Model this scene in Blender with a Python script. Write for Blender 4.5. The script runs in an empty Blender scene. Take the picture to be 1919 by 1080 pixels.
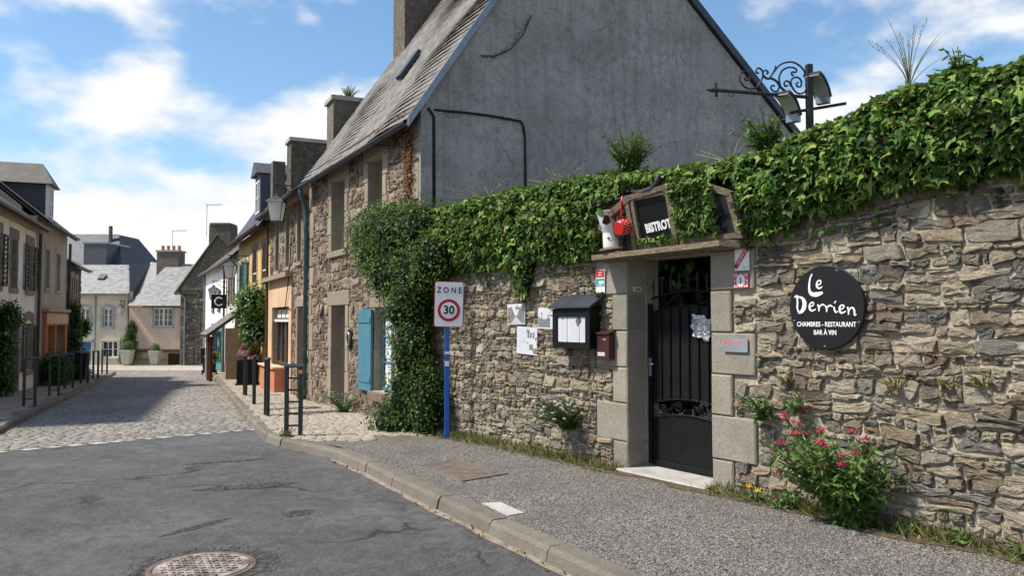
import bpy, bmesh, math, random
import numpy as np
from mathutils import Vector, Matrix, noise
random.seed(7); np.random.seed(7)
R_ = math.radians
SC = bpy.context.scene
COL = SC.collection

# ------------------------------------------------------------------ camera
cam_d = bpy.data.cameras.new('camera'); cam = bpy.data.objects.new('camera', cam_d); COL.objects.link(cam)
cam_d.sensor_width = 36.0; cam_d.lens = 36.0*1500.0/1919.0
cam_d.clip_start = 0.05; cam_d.clip_end = 3000
cam.location = (0, 0, 1.6); cam.rotation_euler = (R_(90)+math.atan(60/1500.0), 0, 0)
SC.camera = cam
# ------------------------------------------------------------------ sun direction, world, exposure
SUN_EL, SUN_H = R_(53), Vector((-0.98, -0.19)).normalized()
S = Vector((SUN_H.x*math.cos(SUN_EL), SUN_H.y*math.cos(SUN_EL), math.sin(SUN_EL)))
wd = bpy.data.worlds.new('World'); SC.world = wd; wd.use_nodes = True
nt = wd.node_tree; N = nt.nodes; LK = nt.links
for n in list(N): N.remove(n)
def wn(t, **kw):
    n = N.new(t)
    for k, v in kw.items(): setattr(n, k, v)
    return n
def wmath(op, a, b=None, clamp=False):
    n = wn('ShaderNodeMath', operation=op, use_clamp=clamp)
    for i, v in enumerate((a, b)):
        if v is None: continue
        if isinstance(v, (int, float)): n.inputs[i].default_value = v
        else: LK.new(v, n.inputs[i])
    return n.outputs[0]
sky = wn('ShaderNodeTexSky', sky_type='NISHITA'); sky.sun_disc = False
sky.sun_elevation = SUN_EL; sky.sun_rotation = math.atan2(S.x, S.y)
sky.air_density = 1.0; sky.dust_density = 0.6; sky.ozone_density = 2.0
tc = wn('ShaderNodeTexCoord'); sep = wn('ShaderNodeSeparateXYZ'); LK.new(tc.outputs['Generated'], sep.inputs[0])
mp = wn('ShaderNodeMapping'); mp.inputs['Location'].default_value = (0.35, 0.1, 0.2); mp.inputs['Scale'].default_value = (1, 1, 1.9)
LK.new(tc.outputs['Generated'], mp.inputs[0])
nz = wn('ShaderNodeTexNoise'); nz.inputs['Scale'].default_value = 5.0; nz.inputs['Detail'].default_value = 8; nz.inputs['Roughness'].default_value = 0.5
LK.new(mp.outputs[0], nz.inputs['Vector'])
zz = wmath('MAXIMUM', sep.outputs['Z'], 0.0)
low = wmath('MULTIPLY', wmath('SUBTRACT', 0.24, zz), 1.7)          # more cloud towards the horizon, all round
low = wmath('MAXIMUM', low, -0.05)
dens = wmath('ADD', nz.outputs['Fac'], low)
mr = wn('ShaderNodeMapRange', interpolation_type='SMOOTHSTEP'); LK.new(dens, mr.inputs[0])
mr.inputs[1].default_value = 0.49; mr.inputs[2].default_value = 0.66
cl = wn('ShaderNodeTexNoise'); cl.inputs['Scale'].default_value = 5.0; cl.inputs['Detail'].default_value = 4; LK.new(mp.outputs[0], cl.inputs['Vector'])
cmix = wn('ShaderNodeMix', data_type='RGBA'); LK.new(cl.outputs['Fac'], cmix.inputs[0])
cmix.inputs[6].default_value = (4.9, 4.9, 5.0, 1); cmix.inputs[7].default_value = (6.8, 6.7, 6.4, 1)
tint = wn('ShaderNodeMix', data_type='RGBA', blend_type='MULTIPLY'); tint.inputs[0].default_value = 1.0
LK.new(sky.outputs[0], tint.inputs[6]); tint.inputs[7].default_value = (0.88, 1.02, 1.05, 1)
smix = wn('ShaderNodeMix', data_type='RGBA'); LK.new(mr.outputs[0], smix.inputs[0])
LK.new(tint.outputs[2], smix.inputs[6]); LK.new(cmix.outputs[2], smix.inputs[7])
bg = wn('ShaderNodeBackground'); bg.inputs['Strength'].default_value = 0.12; LK.new(smix.outputs[2], bg.inputs[0])
wo = wn('ShaderNodeOutputWorld'); LK.new(bg.outputs[0], wo.inputs[0])
sun_d = bpy.data.lights.new('sun', 'SUN'); sun = bpy.data.objects.new('sun', sun_d); COL.objects.link(sun)
sun_d.energy = 4.6; sun_d.angle = R_(4.0); sun_d.color = (1.0, 0.945, 0.86)
sun.rotation_euler = (-S).to_track_quat('-Z', 'Y').to_euler(); sun.location = S*60
vs = SC.view_settings; SC.display_settings.display_device = 'sRGB'
vs.view_transform = 'Standard'; vs.look = 'None'; vs.exposure = 0.55; vs.gamma = 1.0; vs.use_curve_mapping = False
SC.cycles.use_denoising = True; SC.cycles.max_bounces = 6; SC.cycles.transparent_max_bounces = 8

# ------------------------------------------------------------------ materials
MATS = {}
def srgb(r, g, b):
    f = lambda c: (c/255/12.92) if c/255 <= .04045 else ((c/255+.055)/1.055)**2.4
    return (f(r), f(g), f(b))
class NT:
    def __init__(s, name):
        s.m = bpy.data.materials.new(name); s.m.use_nodes = True; s.t = s.m.node_tree
        s.b = s.t.nodes['Principled BSDF']; s.geo = s.n('ShaderNodeNewGeometry'); s.pos = s.geo.outputs['Position']
        s.oi = None
    def n(s, t, **kw):
        n = s.t.nodes.new(t)
        for k, v in kw.items(): setattr(n, k, v)
        return n
    def link(s, a, b): s.t.links.new(a, b)
    def put(s, sock, v):
        if hasattr(v, 'links') or isinstance(v, bpy.types.NodeSocket): s.link(v, sock)
        elif isinstance(v, (tuple, list)) and len(v) == 3 and sock.type == 'RGBA': sock.default_value = (*v, 1)
        else: sock.default_value = v
    def noise(s, scale, detail=4, rough=.55, vec=None, out='Fac', stretch=None):
        n = s.n('ShaderNodeTexNoise'); n.inputs['Scale'].default_value = scale; n.inputs['Detail'].default_value = detail; n.inputs['Roughness'].default_value = rough
        v = vec or s.pos
        if stretch:
            mpn = s.n('ShaderNodeMapping'); mpn.inputs['Scale'].default_value = stretch; s.link(v, mpn.inputs[0]); v = mpn.outputs[0]
        s.link(v, n.inputs['Vector']); return n.outputs[out]
    def vor(s, scale, feature='F1', out='Distance', vec=None):
        n = s.n('ShaderNodeTexVoronoi', feature=feature); n.inputs['Scale'].default_value = scale; s.link(vec or s.pos, n.inputs['Vector']); return n.outputs[out]
    def math(s, op, a, b=0.0, clamp=False):
        n = s.n('ShaderNodeMath', operation=op, use_clamp=clamp); s.put(n.inputs[0], a); s.put(n.inputs[1], b); return n.outputs[0]
    def rng(s, v, a, b, lo=0., hi=1.):
        n = s.n('ShaderNodeMapRange'); s.put(n.inputs[0], v)
        for i, q in enumerate((a, b, lo, hi)): n.inputs[1+i].default_value = q
        return n.outputs[0]
    def mix(s, f, a, b, mode='MIX'):
        n = s.n('ShaderNodeMix', data_type='RGBA', blend_type=mode); s.put(n.inputs[0], f); s.put(n.inputs[6], a); s.put(n.inputs[7], b); return n.outputs[2]
    def ramp(s, f, cols, interp='LINEAR'):
        n = s.n('ShaderNodeValToRGB'); cr = n.color_ramp; cr.interpolation = interp
        while len(cr.elements) < len(cols): cr.elements.new(.5)
        for i, (p, c) in enumerate(cols): cr.elements[i].position = p; cr.elements[i].color = (*c, 1)
        s.put(n.inputs[0], f); return n.outputs[0]
    def rnd(s):
        o = s.n('ShaderNodeObjectInfo').outputs['Random']; i = s.geo.outputs['Random Per Island']
        return s.math('FRACT', s.math('ADD', o, s.math('MULTIPLY', i, 7.31)))
    def bump(s, h, strength=.4, dist=.02):
        n = s.n('ShaderNodeBump'); n.inputs['Strength'].default_value = strength; n.inputs['Distance'].default_value = dist
        s.put(n.inputs['Height'], h); s.link(n.outputs[0], s.b.inputs['Normal'])
    def done(s, col, rough=.85, spec=.25, metal=0.):
        s.put(s.b.inputs['Base Color'], col); s.put(s.b.inputs['Roughness'], rough); s.b.inputs['Specular IOR Level'].default_value = spec; s.b.inputs['Metallic'].default_value = metal
        MATS[s.m.name] = s.m; return s.m

def mul(c, k): return tuple(min(1, x*k) for x in c)
def plain(name, c, rough=.7, var=.18, scale=6., bump=.15, bscale=60., spec=.3, metal=0., island=.0):
    t = NT(name); f = t.noise(scale, 5, .6)
    col = t.mix(t.rng(f, .3, .7), mul(c, 1-var), mul(c, 1+var))
    if island: col = t.mix(1.0, col, t.ramp(t.rnd(), [(0, (1-island,)*3), (1, (1+island,)*3)]), 'MULTIPLY')
    if bump: t.bump(t.noise(bscale, 4), bump, .01)
    return t.done(col, rough, spec, metal)

def stone_mat(name, pal, lichen=(.44, .42, .36), lk=.6, bump=.8, bd=.025, dark=(.05, .045, .04)):
    t = NT(name); r = t.rnd()
    base = t.ramp(r, [(i/len(pal), c) for i, c in enumerate(pal)], 'CONSTANT')
    st = t.noise(9, 6, .65, stretch=(1, 1, 3.2))
    base = t.mix(1.0, base, t.ramp(st, [(.25, (.55, .52, .50)), (.5, (1, 1, 1)), (.75, (1.35, 1.3, 1.2))]), 'MULTIPLY')
    li = t.rng(t.noise(6.5, 8, .8), .49, .62); base = t.mix(t.math('MULTIPLY', li, lk), base, lichen)
    base = t.mix(1.0, base, t.ramp(t.noise(70, 6, .8), [(.30, (.45, .44, .43)), (.5, (1, 1, 1)), (.68, (1.45, 1.42, 1.36))]), 'MULTIPLY')
    dk = t.rng(t.noise(19, 6, .75), .56, .68); base = t.mix(t.math('MULTIPLY', dk, .65), base, dark)
    rust = t.rng(t.noise(2.1, 4, .6), .58, .75); base = t.mix(t.math('MULTIPLY', rust, .35), base, (.26, .13, .055))
    h = t.math('ADD', t.noise(22, 10, .78, stretch=(1, 1, 2.2)), t.math('MULTIPLY', t.noise(75, 5, .8), .55)); t.bump(h, min(1, bump*1.25), bd*1.7)
    return t.done(base, .92, .15)
WALLPAL = [(0.373, 0.306, 0.214), (0.232, 0.188, 0.139), (0.478, 0.406, 0.288), (0.302, 0.266, 0.214), (0.168, 0.138, 0.106), (0.414, 0.336, 0.227), (0.280, 0.215, 0.145), (0.526, 0.451, 0.330), (0.217, 0.202, 0.169), (0.430, 0.359, 0.269)]
stone_mat('rubble_stone', WALLPAL)
stone_mat('house_stone', [(0.276, 0.211, 0.153), (0.174, 0.127, 0.099), (0.335, 0.270, 0.205), (0.220, 0.162, 0.123), (0.139, 0.107, 0.089), (0.304, 0.236, 0.175), (0.252, 0.201, 0.162), (0.374, 0.309, 0.237)], lichen=(0.398, 0.347, 0.275), lk=.3, bd=.02)
stone_mat('grey_stone', [(.16, .14, .11), (.11, .095, .08), (.20, .175, .14), (.14, .115, .09)], lk=.3)
t = NT('mortar'); c = t.mix(t.rng(t.noise(3.5, 5, .6), .42, .62), (.42, .36, .265), (.27, .225, .165)); c = t.mix(t.rng(t.noise(30, 4), .45, .7, 0, .6), c, (.52, .47, .38))
t.bump(t.noise(70, 6, .7), .7, .015); t.done(c, .95, .1)
t = NT('house_mortar'); c = t.mix(t.rng(t.noise(3.5, 5, .6), .42, .62), (.40, .325, .235), (.30, .24, .17)); t.bump(t.noise(70, 6, .7), .6, .012); t.done(c, .95, .1)
def granite(name, c, sp=.45):
    t = NT(name); v = t.noise(95, 4, .8); col = t.ramp(v, [(.32, mul(c, 1-sp)), (.5, c), (.68, mul(c, 1.32))])
    col = t.mix(t.rng(t.noise(4, 5, .65), .45, .7, 0, .55), col, mul(c, .62)); col = t.mix(t.rng(t.noise(2, 4), .55, .7, 0, .35), col, (c[0]*1.05, c[1]*.86, c[2]*.6))
    col = t.mix(1.0, col, t.ramp(t.rnd(), [(0, (.86, .86, .86)), (1, (1.1, 1.08, 1.05))]), 'MULTIPLY')
    col = t.mix(t.rng(t.noise(55, 5, .8), .54, .66, 0, .5), col, mul(c, .45)); t.bump(t.math('ADD', t.noise(110, 5, .75), t.noise(12, 5, .7)), .8, .018); return t.done(col, .9, .2)
granite('granite', (.33, .30, .245), .6); granite('house_granite', (.34, .285, .22)); granite('kerb_granite', (.22, .195, .16), .6)
# ground
t = NT('asphalt'); g = t.math('ADD', t.math('MULTIPLY', t.noise(150, 3, .8), .55), t.math('MULTIPLY', t.noise(55, 4, .8), .45)); col = t.ramp(g, [(.38, (.026, .026, .025)), (.5, (.092, .09, .085)), (.61, (.26, .25, .236))])
big = t.noise(.55, 4, .5); col = t.mix(t.rng(big, .52, .60, 0, .5), col, (.20, .195, .188))
col = t.mix(t.rng(t.noise(7, 8, .85), .47, .57, 0, .6), col, (.052, .05, .047)); col = t.mix(t.rng(t.noise(3.1, 8, .8), .53, .58, 0, .4), col, (.19, .183, .172)); pt = t.noise(1.7, 6, .62, stretch=(1.0, .6, 1)); col = t.mix(t.rng(pt, .57, .66, 0, .7), col, (.05, .048, .046))
col = t.mix(t.rng(t.noise(.9, 3), .35, .65, .0, .35), col, (.125, .118, .10))
crk = t.vor(.42, 'DISTANCE_TO_EDGE', vec=t.n('ShaderNodeVectorMath').outputs[0]); vm = [n for n in t.t.nodes if n.type == 'VECT_MATH'][0]
nn = t.n('ShaderNodeTexNoise'); nn.inputs['Scale'].default_value = 1.8; nn.inputs['Detail'].default_value = 5; t.link(t.pos, nn.inputs['Vector'])
t.link(t.pos, vm.inputs[0]); t.link(nn.outputs['Color'], vm.inputs[1])
cf = t.rng(crk, .004, .022, 1, 0); cf = t.math('MULTIPLY', cf, t.rng(t.noise(.8, 3), .44, .54)); col = t.mix(t.math('MULTIPLY', cf, .85), col, (.025, .024, .023))
t.bump(t.math('ADD', t.noise(90, 4, .8), t.math('MULTIPLY', t.noise(14, 4), .8)), 1.0, .02); t.done(col, t.rng(big, .4, .6, .78, .62), .3)
t = NT('chip_pavement'); v = t.vor(75, out='Color'); bw = t.n('ShaderNodeRGBToBW'); t.link(v, bw.inputs[0]); col = t.ramp(bw.outputs[0], [(.15, (.05, .044, .04)), (.45, (.14, .125, .112)), (.75, (.26, .235, .21)), (.95, (.36, .325, .29))])
col = t.mix(t.rng(t.noise(1.2, 4), .45, .68, 0, .5), col, (.11, .10, .095)); t.bump(t.math('ADD', t.vor(75), t.noise(40, 3)), .9, .015); t.done(col, .9, .15)
t = NT('cobble'); col = t.ramp(t.rnd(), [(0, (.13, .115, .095)), (.35, (.20, .18, .15)), (.7, (.27, .24, .20)), (1, (.16, .145, .13))]); col = t.mix(t.rng(t.noise(18, 4), .4, .7, 0, .5), col, (.30, .275, .24))
col = t.mix(t.rng(t.noise(.5, 3), .45, .65, 0, .45), col, (.11, .10, .09)); t.bump(t.noise(45, 5, .7), .5, .012); t.done(col, .72, .35)
t = NT('pavement_cobble'); col = t.ramp(t.rnd(), [(0, (.22, .18, .14)), (.5, (.33, .28, .22)), (1, (.26, .22, .18))]); col = t.mix(t.rng(t.noise(18, 4), .4, .7, 0, .5), col, (.40, .35, .28)); t.bump(t.noise(45, 5, .7), .5, .012); t.done(col, .85, .2)
plain('joint_sand', (.13, .11, .085), .95, .3, 5, .5, 60)
plain('earth', (.10, .085, .06), .95, .3, 3, .5, 40)
plain('square_paving', (.36, .31, .25), .9, .2, 2, .4, 30)
# walls
t = NT('grey_render'); col = t.mix(t.rng(t.noise(.9, 6, .62), .35, .65), (.29, .275, .255), (.44, .42, .39)); stv = t.noise(1.6, 6, .7, stretch=(4, 4, .22)); col = t.mix(t.rng(stv, .47, .68, 0, .42), col, (.13, .125, .12)); col = t.mix(t.rng(t.noise(7, 8, .85), .47, .62, 0, .6), col, (.17, .16, .15)); col = t.mix(1.0, col, t.ramp(t.noise(45, 5, .8), [(.3, (.62, .62, .62)), (.5, (1, 1, 1)), (.7, (1.3, 1.3, 1.28))]), 'MULTIPLY'); col = t.mix(t.rng(t.noise(.7, 7, .7), .5, .62, 0, .45), col, (.40, .385, .36))
col = t.mix(t.rng(t.noise(2.3, 5, .65, stretch=(3, 3, .3)), .60, .72, 0, .4), col, (.40, .39, .38)); col = t.mix(t.rng(t.noise(14, 6, .75), .6, .75, 0, .5), col, (.08, .08, .075))
nn = t.n('ShaderNodeTexNoise'); nn.inputs['Scale'].default_value = 1.1; nn.inputs['Detail'].default_value = 6; t.link(t.pos, nn.inputs['Vector']); va = t.n('ShaderNodeVectorMath'); t.link(t.pos, va.inputs[0]); t.link(nn.outputs['Color'], va.inputs[1])
crk = t.vor(.5, 'DISTANCE_TO_EDGE', vec=va.outputs[0]); cf = t.math('MULTIPLY', t.rng(crk, .001, .006, 1, 0), t.rng(t.noise(.6, 2), .48, .56)); col = t.mix(t.math('MULTIPLY', cf, .55), col, (.06, .058, .055))
t.bump(t.math('ADD', t.noise(35, 6, .7), t.noise(4, 3)), .5, .02); t.done(col, .95, .12)
def render_mat(name, c, dirt=.45):
    t = NT(name); col = t.mix(t.rng(t.noise(1.4, 6, .6), .35, .65), mul(c, .86), mul(c, 1.08)); col = t.mix(t.rng(t.noise(1.5, 6, .7, stretch=(4, 4, .3)), .53, .72, 0, dirt), col, mul(c, .5))
    t.bump(t.noise(30, 5, .7), .3, .012); return t.done(col, .93, .12)
render_mat('white_render', (.86, .85, .82), .2); render_mat('cream_render', (.60, .54, .41)); render_mat('pink_render', (.60, .45, .34)); render_mat('yellow_render', (.62, .42, .17)); render_mat('tan_render', (.42, .36, .29)); render_mat('peach_render', (.62, .42, .28), .25)
render_mat('terracotta_paint', (.50, .20, .11)); render_mat('orange_shop', (.42, .19, .10))
def slate_mat(name, pal, moss=.4, mossc=(.26, .22, .14)):
    t = NT(name); col = t.ramp(t.rnd(), [(i/(len(pal)-1), c) for i, c in enumerate(pal)]); col = t.mix(t.rng(t.noise(3.2, 6, .7), .48, .66, 0, moss), col, mossc); col = t.mix(t.rng(t.noise(40, 4, .7), .55, .7, 0, .4), col, mul(pal[0], .5))
    t.bump(t.noise(60, 5, .7), .4, .008); return t.done(col, .6, .4)
slate_mat('slate', [(.085, .076, .067), (.14, .125, .108), (.20, .178, .152), (.11, .098, .085)])
slate_mat('pale_slate', [(.17, .165, .16), (.235, .23, .22), (.29, .28, .27), (.20, .195, .185)], .25, (.36, .33, .26))
slate_mat('dark_slate_and_hip_shade', [(.035, .038, .047), (.055, .06, .072), (.075, .08, .095), (.045, .05, .06)], .1)  # real dark slate; on the cream house hip this colour stands for shade
plain('dark_zinc', (.045, .055, .07), .45, .25, 4, .1, 40, .5, .4); plain('zinc', (.22, .25, .28), .4, .2, 4, .1, 40, .5, .6)
plain('downpipe_paint', (.05, .085, .10), .45, .3, 4, .1); plain('blue_paint', (.06, .18, .24), .5, .12, 5, .15, 30, .4); plain('teal_paint', (.05, .20, .21), .5, .15, 5, .1)
plain('blue_door_paint', (.03, .13, .33), .5, .15); plain('brown_wood', (.085, .05, .035), .65, .3, 9, .3, 40); plain('maroon_wood', (.12, .05, .03), .6, .3, 9, .3)
plain('white_paint', (.72, .71, .68), .5, .06, 8, .05); plain('black_paint', (.006, .006, .006), .55, .4, 10, .15, 60, .22); plain('iron', (.022, .021, .021), .55, .4, 12, .35, 80, .4)
plain('green_shutter', (.03, .045, .035), .6, .3); plain('dark_void', (.008, .008, .008), .9, .1, 5, 0)
plain('bollard_paint', (.012, .022, .02), .42, .3, 8, .08, 50, .45); plain('bin_plastic', (.012, .013, .014), .5, .2, 8, .1)
plain('dark_cable', (.015, .014, .014), .7, .2, 5, 0); plain('concrete', (.36, .34, .31), .92, .25, 3, .4, 40)
plain('pot_clay', (.42, .15, .075), .85, .2, 6, .2); plain('pale_pot', (.45, .42, .36), .8, .15, 6, .2)
plain('brick', (.38, .15, .09), .9, .25, 8, .4)
t = NT('glass_pane'); t.b.inputs['Coat Weight'].default_value = .5; t.done(t.mix(t.rng(t.noise(2.5, 3), .4, .6), (.012, .015, .018), (.05, .06, .07)), .06, .6)
plain('lace', (.55, .56, .56), .9, .3, 30, .3, 60)
t = NT('old_wood'); gr = t.noise(14, 6, .65, stretch=(1, 1, 5)); col = t.ramp(gr, [(.3, (.07, .052, .036)), (.5, (.17, .13, .09)), (.72, (.30, .245, .175))]); t.bump(gr, .6, .01); t.done(col, .88, .15)
t = NT('enamel'); col = t.mix(t.rng(t.noise(13, 5, .6), .60, .64), (.70, .70, .64), (.10, .035, .025)); t.bump(t.noise(20, 3), .1, .004); t.done(col, .28, .5)
plain('red_enamel', (.50, .02, .016), .3, .1, 6, .05, 30, .5); plain('sign_white', (.78, .78, .77), .4, .04, 8, 0); plain('sign_black', (.006, .006, .007), .5, .2, 8, 0, 10, .3)
plain('sign_red', (.44, .015, .03), .45, .08, 8, 0); plain('sign_blue', (.012, .085, .36), .35, .12, 6, .03, 40, .5); plain('sign_green', (.03, .27, .24), .5, .05, 8, 0); plain('sign_pink', (.62, .10, .16), .5, .05, 8, 0)
plain('paper', (.52, .52, .55), .75, .06, 12, .1); plain('print_grey', (.16, .165, .17), .7, .5, 40, 0); plain('print_light', (.42, .42, .43), .7, .25, 60, 0); plain('mailbox_paint', (.055, .02, .016), .42, .2, 8, .06)
plain('steel', (.42, .43, .46), .35, .1, 8, .05, 40, .5, .7); plain('tile_white', (.75, .74, .70), .25, .05, 8, 0)
t = NT('foil'); t.bump(t.noise(16, 2, .4), .6, .02); t.done(t.mix(t.rng(t.noise(11, 3), .4, .6), (.30, .30, .31), (.62, .62, .61)), .35, .5, .6)
t = NT('cast_iron_cover'); t.bump(t.noise(60, 4), .4, .006); t.done(t.mix(t.rng(t.noise(9, 5, .7), .4, .65), (.14, .105, .09), (.46, .38, .33)), .6, .4, .25)
plain('rust_cover', (.13, .10, .08), .85, .4, 9, .6, 60); plain('road_paint', (.42, .42, .40), .7, .25, 12, .3, 60)
plain('maroon_cloth', (.14, .055, .06), .9, .4, 12, .4, 30); plain('orange_reflector', (.75, .22, .05), .3, .1)
def leaf_mat(name, a, b, c=None, rough=.42, trans=.25, spec=.35):
    t = NT(name); r = t.rnd(); col = t.ramp(r, [(0, a), (.55, b), (1, c or b)])
    col = t.mix(t.rng(t.noise(3, 3), .4, .65, 0, .3), col, mul(a, .8)); t.b.inputs['Roughness'].default_value = rough
    tr = t.n('ShaderNodeBsdfTranslucent'); t.put(tr.inputs[0], t.mix(.5, col, (.25, .33, .03))); mx = t.n('ShaderNodeMixShader'); mx.inputs[0].default_value = trans
    t.done(col, rough, spec); out = [n for n in t.t.nodes if n.type == 'OUTPUT_MATERIAL'][0]
    t.link(t.b.outputs[0], mx.inputs[1]); t.link(tr.outputs[0], mx.inputs[2]); t.link(mx.outputs[0], out.inputs[0]); return t.m
leaf_mat('ivy_leaf', (.012, .04, .010), (.075, .165, .026), (.28, .37, .09), .6, .25, .18)
leaf_mat('vine_leaf', (.018, .05, .012), (.05, .11, .022), (.13, .20, .045), .55, .25, .2)
leaf_mat('plant_leaf', (.05, .12, .03), (.10, .19, .045), (.16, .26, .06), .5)
leaf_mat('weed_leaf', (.07, .09, .025), (.16, .155, .05), (.30, .24, .11), .7); leaf_mat('dry_leaf', (.10, .045, .02), (.21, .095, .045), (.30, .17, .09), .85, .1, .1)
leaf_mat('sedum_leaf', (.12, .13, .03), (.22, .19, .04), (.28, .18, .05), .7)
t = NT('lamp_glass'); tr = t.n('ShaderNodeBsdfTranslucent'); tr.inputs[0].default_value = (.85, .84, .8, 1); mx = t.n('ShaderNodeMixShader'); mx.inputs[0].default_value = .55; t.done((.72, .71, .68), .25, .5)
t.link(t.b.outputs[0], mx.inputs[1]); t.link(tr.outputs[0], mx.inputs[2]); t.link(mx.outputs[0], [n for n in t.t.nodes if n.type == 'OUTPUT_MATERIAL'][0].inputs[0])
plain('leaf_gap_shade', (.012, .018, .008), .95, .4, 10, .6, 30, .1); plain('stem', (.09, .11, .04), .8, .3, 10, .2); plain('bark', (.08, .06, .04), .9, .3, 10, .5)  # first one near-black: paints the shade in the gaps between leaves
plain('petal_red', (.42, .04, .09), .6, .3, 20, 0, 10, .2, 0, .3); plain('petal_yellow', (.80, .50, .01), .6, .1, 20, 0); plain('petal_white', (.75, .74, .70), .6, .1, 20, 0); plain('dry_grass', (.30, .25, .13), .8, .3, 20, 0, 10, .2, 0, .3)

# ------------------------------------------------------------------ object helpers
OFF = {}
def tag(o, label=None, cat=None, group=None, kind=None):
    if label: o['label'] = label
    if cat: o['category'] = cat
    if group: o['group'] = group
    if kind: o['kind'] = kind
    return o
def thing(name, label, cat, loc=(0, 0, 0), group=None):
    o = bpy.data.objects.new(name, None); COL.objects.link(o); o.location = loc; o.empty_display_size = .1
    OFF[o.name] = Vector(loc); return tag(o, label, cat, group)
def link(name, me, mat, parent=None):
    o = bpy.data.objects.new(name, me); COL.objects.link(o)
    if mat and not me.materials: me.materials.append(MATS[mat])
    if parent is not None: o.parent = parent; OFF[o.name] = OFF.get(parent.name, Vector())
    else: OFF[o.name] = Vector()
    return o
class Fr:
    def __init__(s, ox, oy, deg):
        a = R_(deg); s.o = Vector((ox, oy, 0)); s.d = Vector((-math.sin(a), math.cos(a), 0)); s.n = Vector((-math.cos(a), -math.sin(a), 0))
    def P(s, u, n=0., z=0.): v = s.o+s.d*u+s.n*n; return Vector((v.x, v.y, z))
    def mat(s, u, n, z, roll=0., lean=0.):      # x = viewer's right, y = up, z = towards the viewer
        m = Matrix((-s.d, Vector((0, 0, 1)), s.n)).transposed().to_4x4(); m.translation = s.P(u, n, z)
        return m @ Matrix.Rotation(lean, 4, 'X') @ Matrix.Rotation(roll, 4, 'Z')
class MB:
    def __init__(s): s.v = []; s.f = []
    def add(s, vs, fs):
        b = len(s.v); s.v += [Vector(v) for v in vs]; s.f += [tuple(b+i for i in f) for f in fs]; return s
    def hexa(s, p): return s.add(p, [(0, 3, 2, 1), (4, 5, 6, 7), (0, 1, 5, 4), (1, 2, 6, 5), (2, 3, 7, 6), (3, 0, 4, 7)])
    def box(s, fr, u0, u1, n0, n1, z0, z1):
        P = fr.P; return s.hexa([P(u0, n0, z0), P(u1, n0, z0), P(u1, n1, z0), P(u0, n1, z0), P(u0, n0, z1), P(u1, n0, z1), P(u1, n1, z1), P(u0, n1, z1)])
    def mbox(s, m, x0, x1, y0, y1, z0, z1):
        return s.hexa([m @ Vector(q) for q in ((x0, y0, z0), (x1, y0, z0), (x1, y1, z0), (x0, y1, z0), (x0, y0, z1), (x1, y0, z1), (x1, y1, z1), (x0, y1, z1))])
    def prism(s, a, b):
        n = len(a); s.add(list(a)+list(b), [tuple(range(n))[::-1], tuple(range(n, 2*n))]+[(i, (i+1) % n, n+(i+1) % n, n+i) for i in range(n)]); return s
    def tube(s, pts, r, k=6, cap=True):
        pts = [Vector(p) for p in pts]; m = len(pts); rs = r if isinstance(r, (list, tuple)) else [r]*m; rings = []; ref = Vector((0.31, 0.17, 0.93))
        for i, p in enumerate(pts):
            tt = (pts[min(i+1, m-1)]-pts[max(i-1, 0)]).normalized()
            if abs(tt.dot(ref)) > .97: ref = Vector((1, .1, 0))
            x = tt.cross(ref).normalized(); y = tt.cross(x)
            rings.append([p+(x*math.cos(2*math.pi*j/k)+y*math.sin(2*math.pi*j/k))*rs[i] for j in range(k)])
        vs = [q for g in rings for q in g]; fs = [(i*k+j, i*k+(j+1) % k, (i+1)*k+(j+1) % k, (i+1)*k+j) for i in range(m-1) for j in range(k)]
        if cap: fs += [tuple(range(k))[::-1], tuple(range((m-1)*k, m*k))]
        return s.add(vs, fs)
    def lathe(s, m, prof, k=16):
        vs = [m @ Vector((r*math.cos(2*math.pi*j/k), r*math.sin(2*math.pi*j/k), z)) for r, z in prof for j in range(k)]
        fs = [(i*k+j, i*k+(j+1) % k, (i+1)*k+(j+1) % k, (i+1)*k+j) for i in range(len(prof)-1) for j in range(k)]+[tuple(range(k))[::-1], tuple(range((len(prof)-1)*k, len(prof)*k))]
        return s.add(vs, fs)
    def build(s, name, mat, parent=None, smooth=False, bevel=0.):
        off = OFF.get(parent.name, Vector()) if parent is not None else Vector()
        me = bpy.data.meshes.new(name); me.from_pydata([v-off for v in s.v], [], s.f); me.update()
        if bevel:
            bm = bmesh.new(); bm.from_mesh(me); bmesh.ops.bevel(bm, geom=bm.edges[:], offset=bevel, segments=1, affect='EDGES', clamp_overlap=True); bm.to_mesh(me); bm.free()
        if smooth: me.polygons.foreach_set('use_smooth', [True]*len(me.polygons))
        return link(name, me, mat, parent)
def arr_mesh(name, V, F, mat, parent=None, smooth=False):
    """V (n,3), F (m,k) arrays -> one mesh object"""
    off = OFF.get(parent.name, Vector()) if parent is not None else Vector()
    V = np.asarray(V, float)-np.array(off); F = np.asarray(F, int); me = bpy.data.meshes.new(name); m, k = F.shape
    me.vertices.add(len(V)); me.vertices.foreach_set('co', V.ravel()); me.loops.add(m*k); me.loops.foreach_set('vertex_index', F.ravel())
    me.polygons.add(m); me.polygons.foreach_set('loop_start', np.arange(m)*k); me.polygons.foreach_set('loop_total', np.full(m, k)); me.update(calc_edges=True); me.validate()
    me.polygons.foreach_set('use_smooth', [bool(smooth)]*m)
    return link(name, me, mat, parent)
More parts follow.
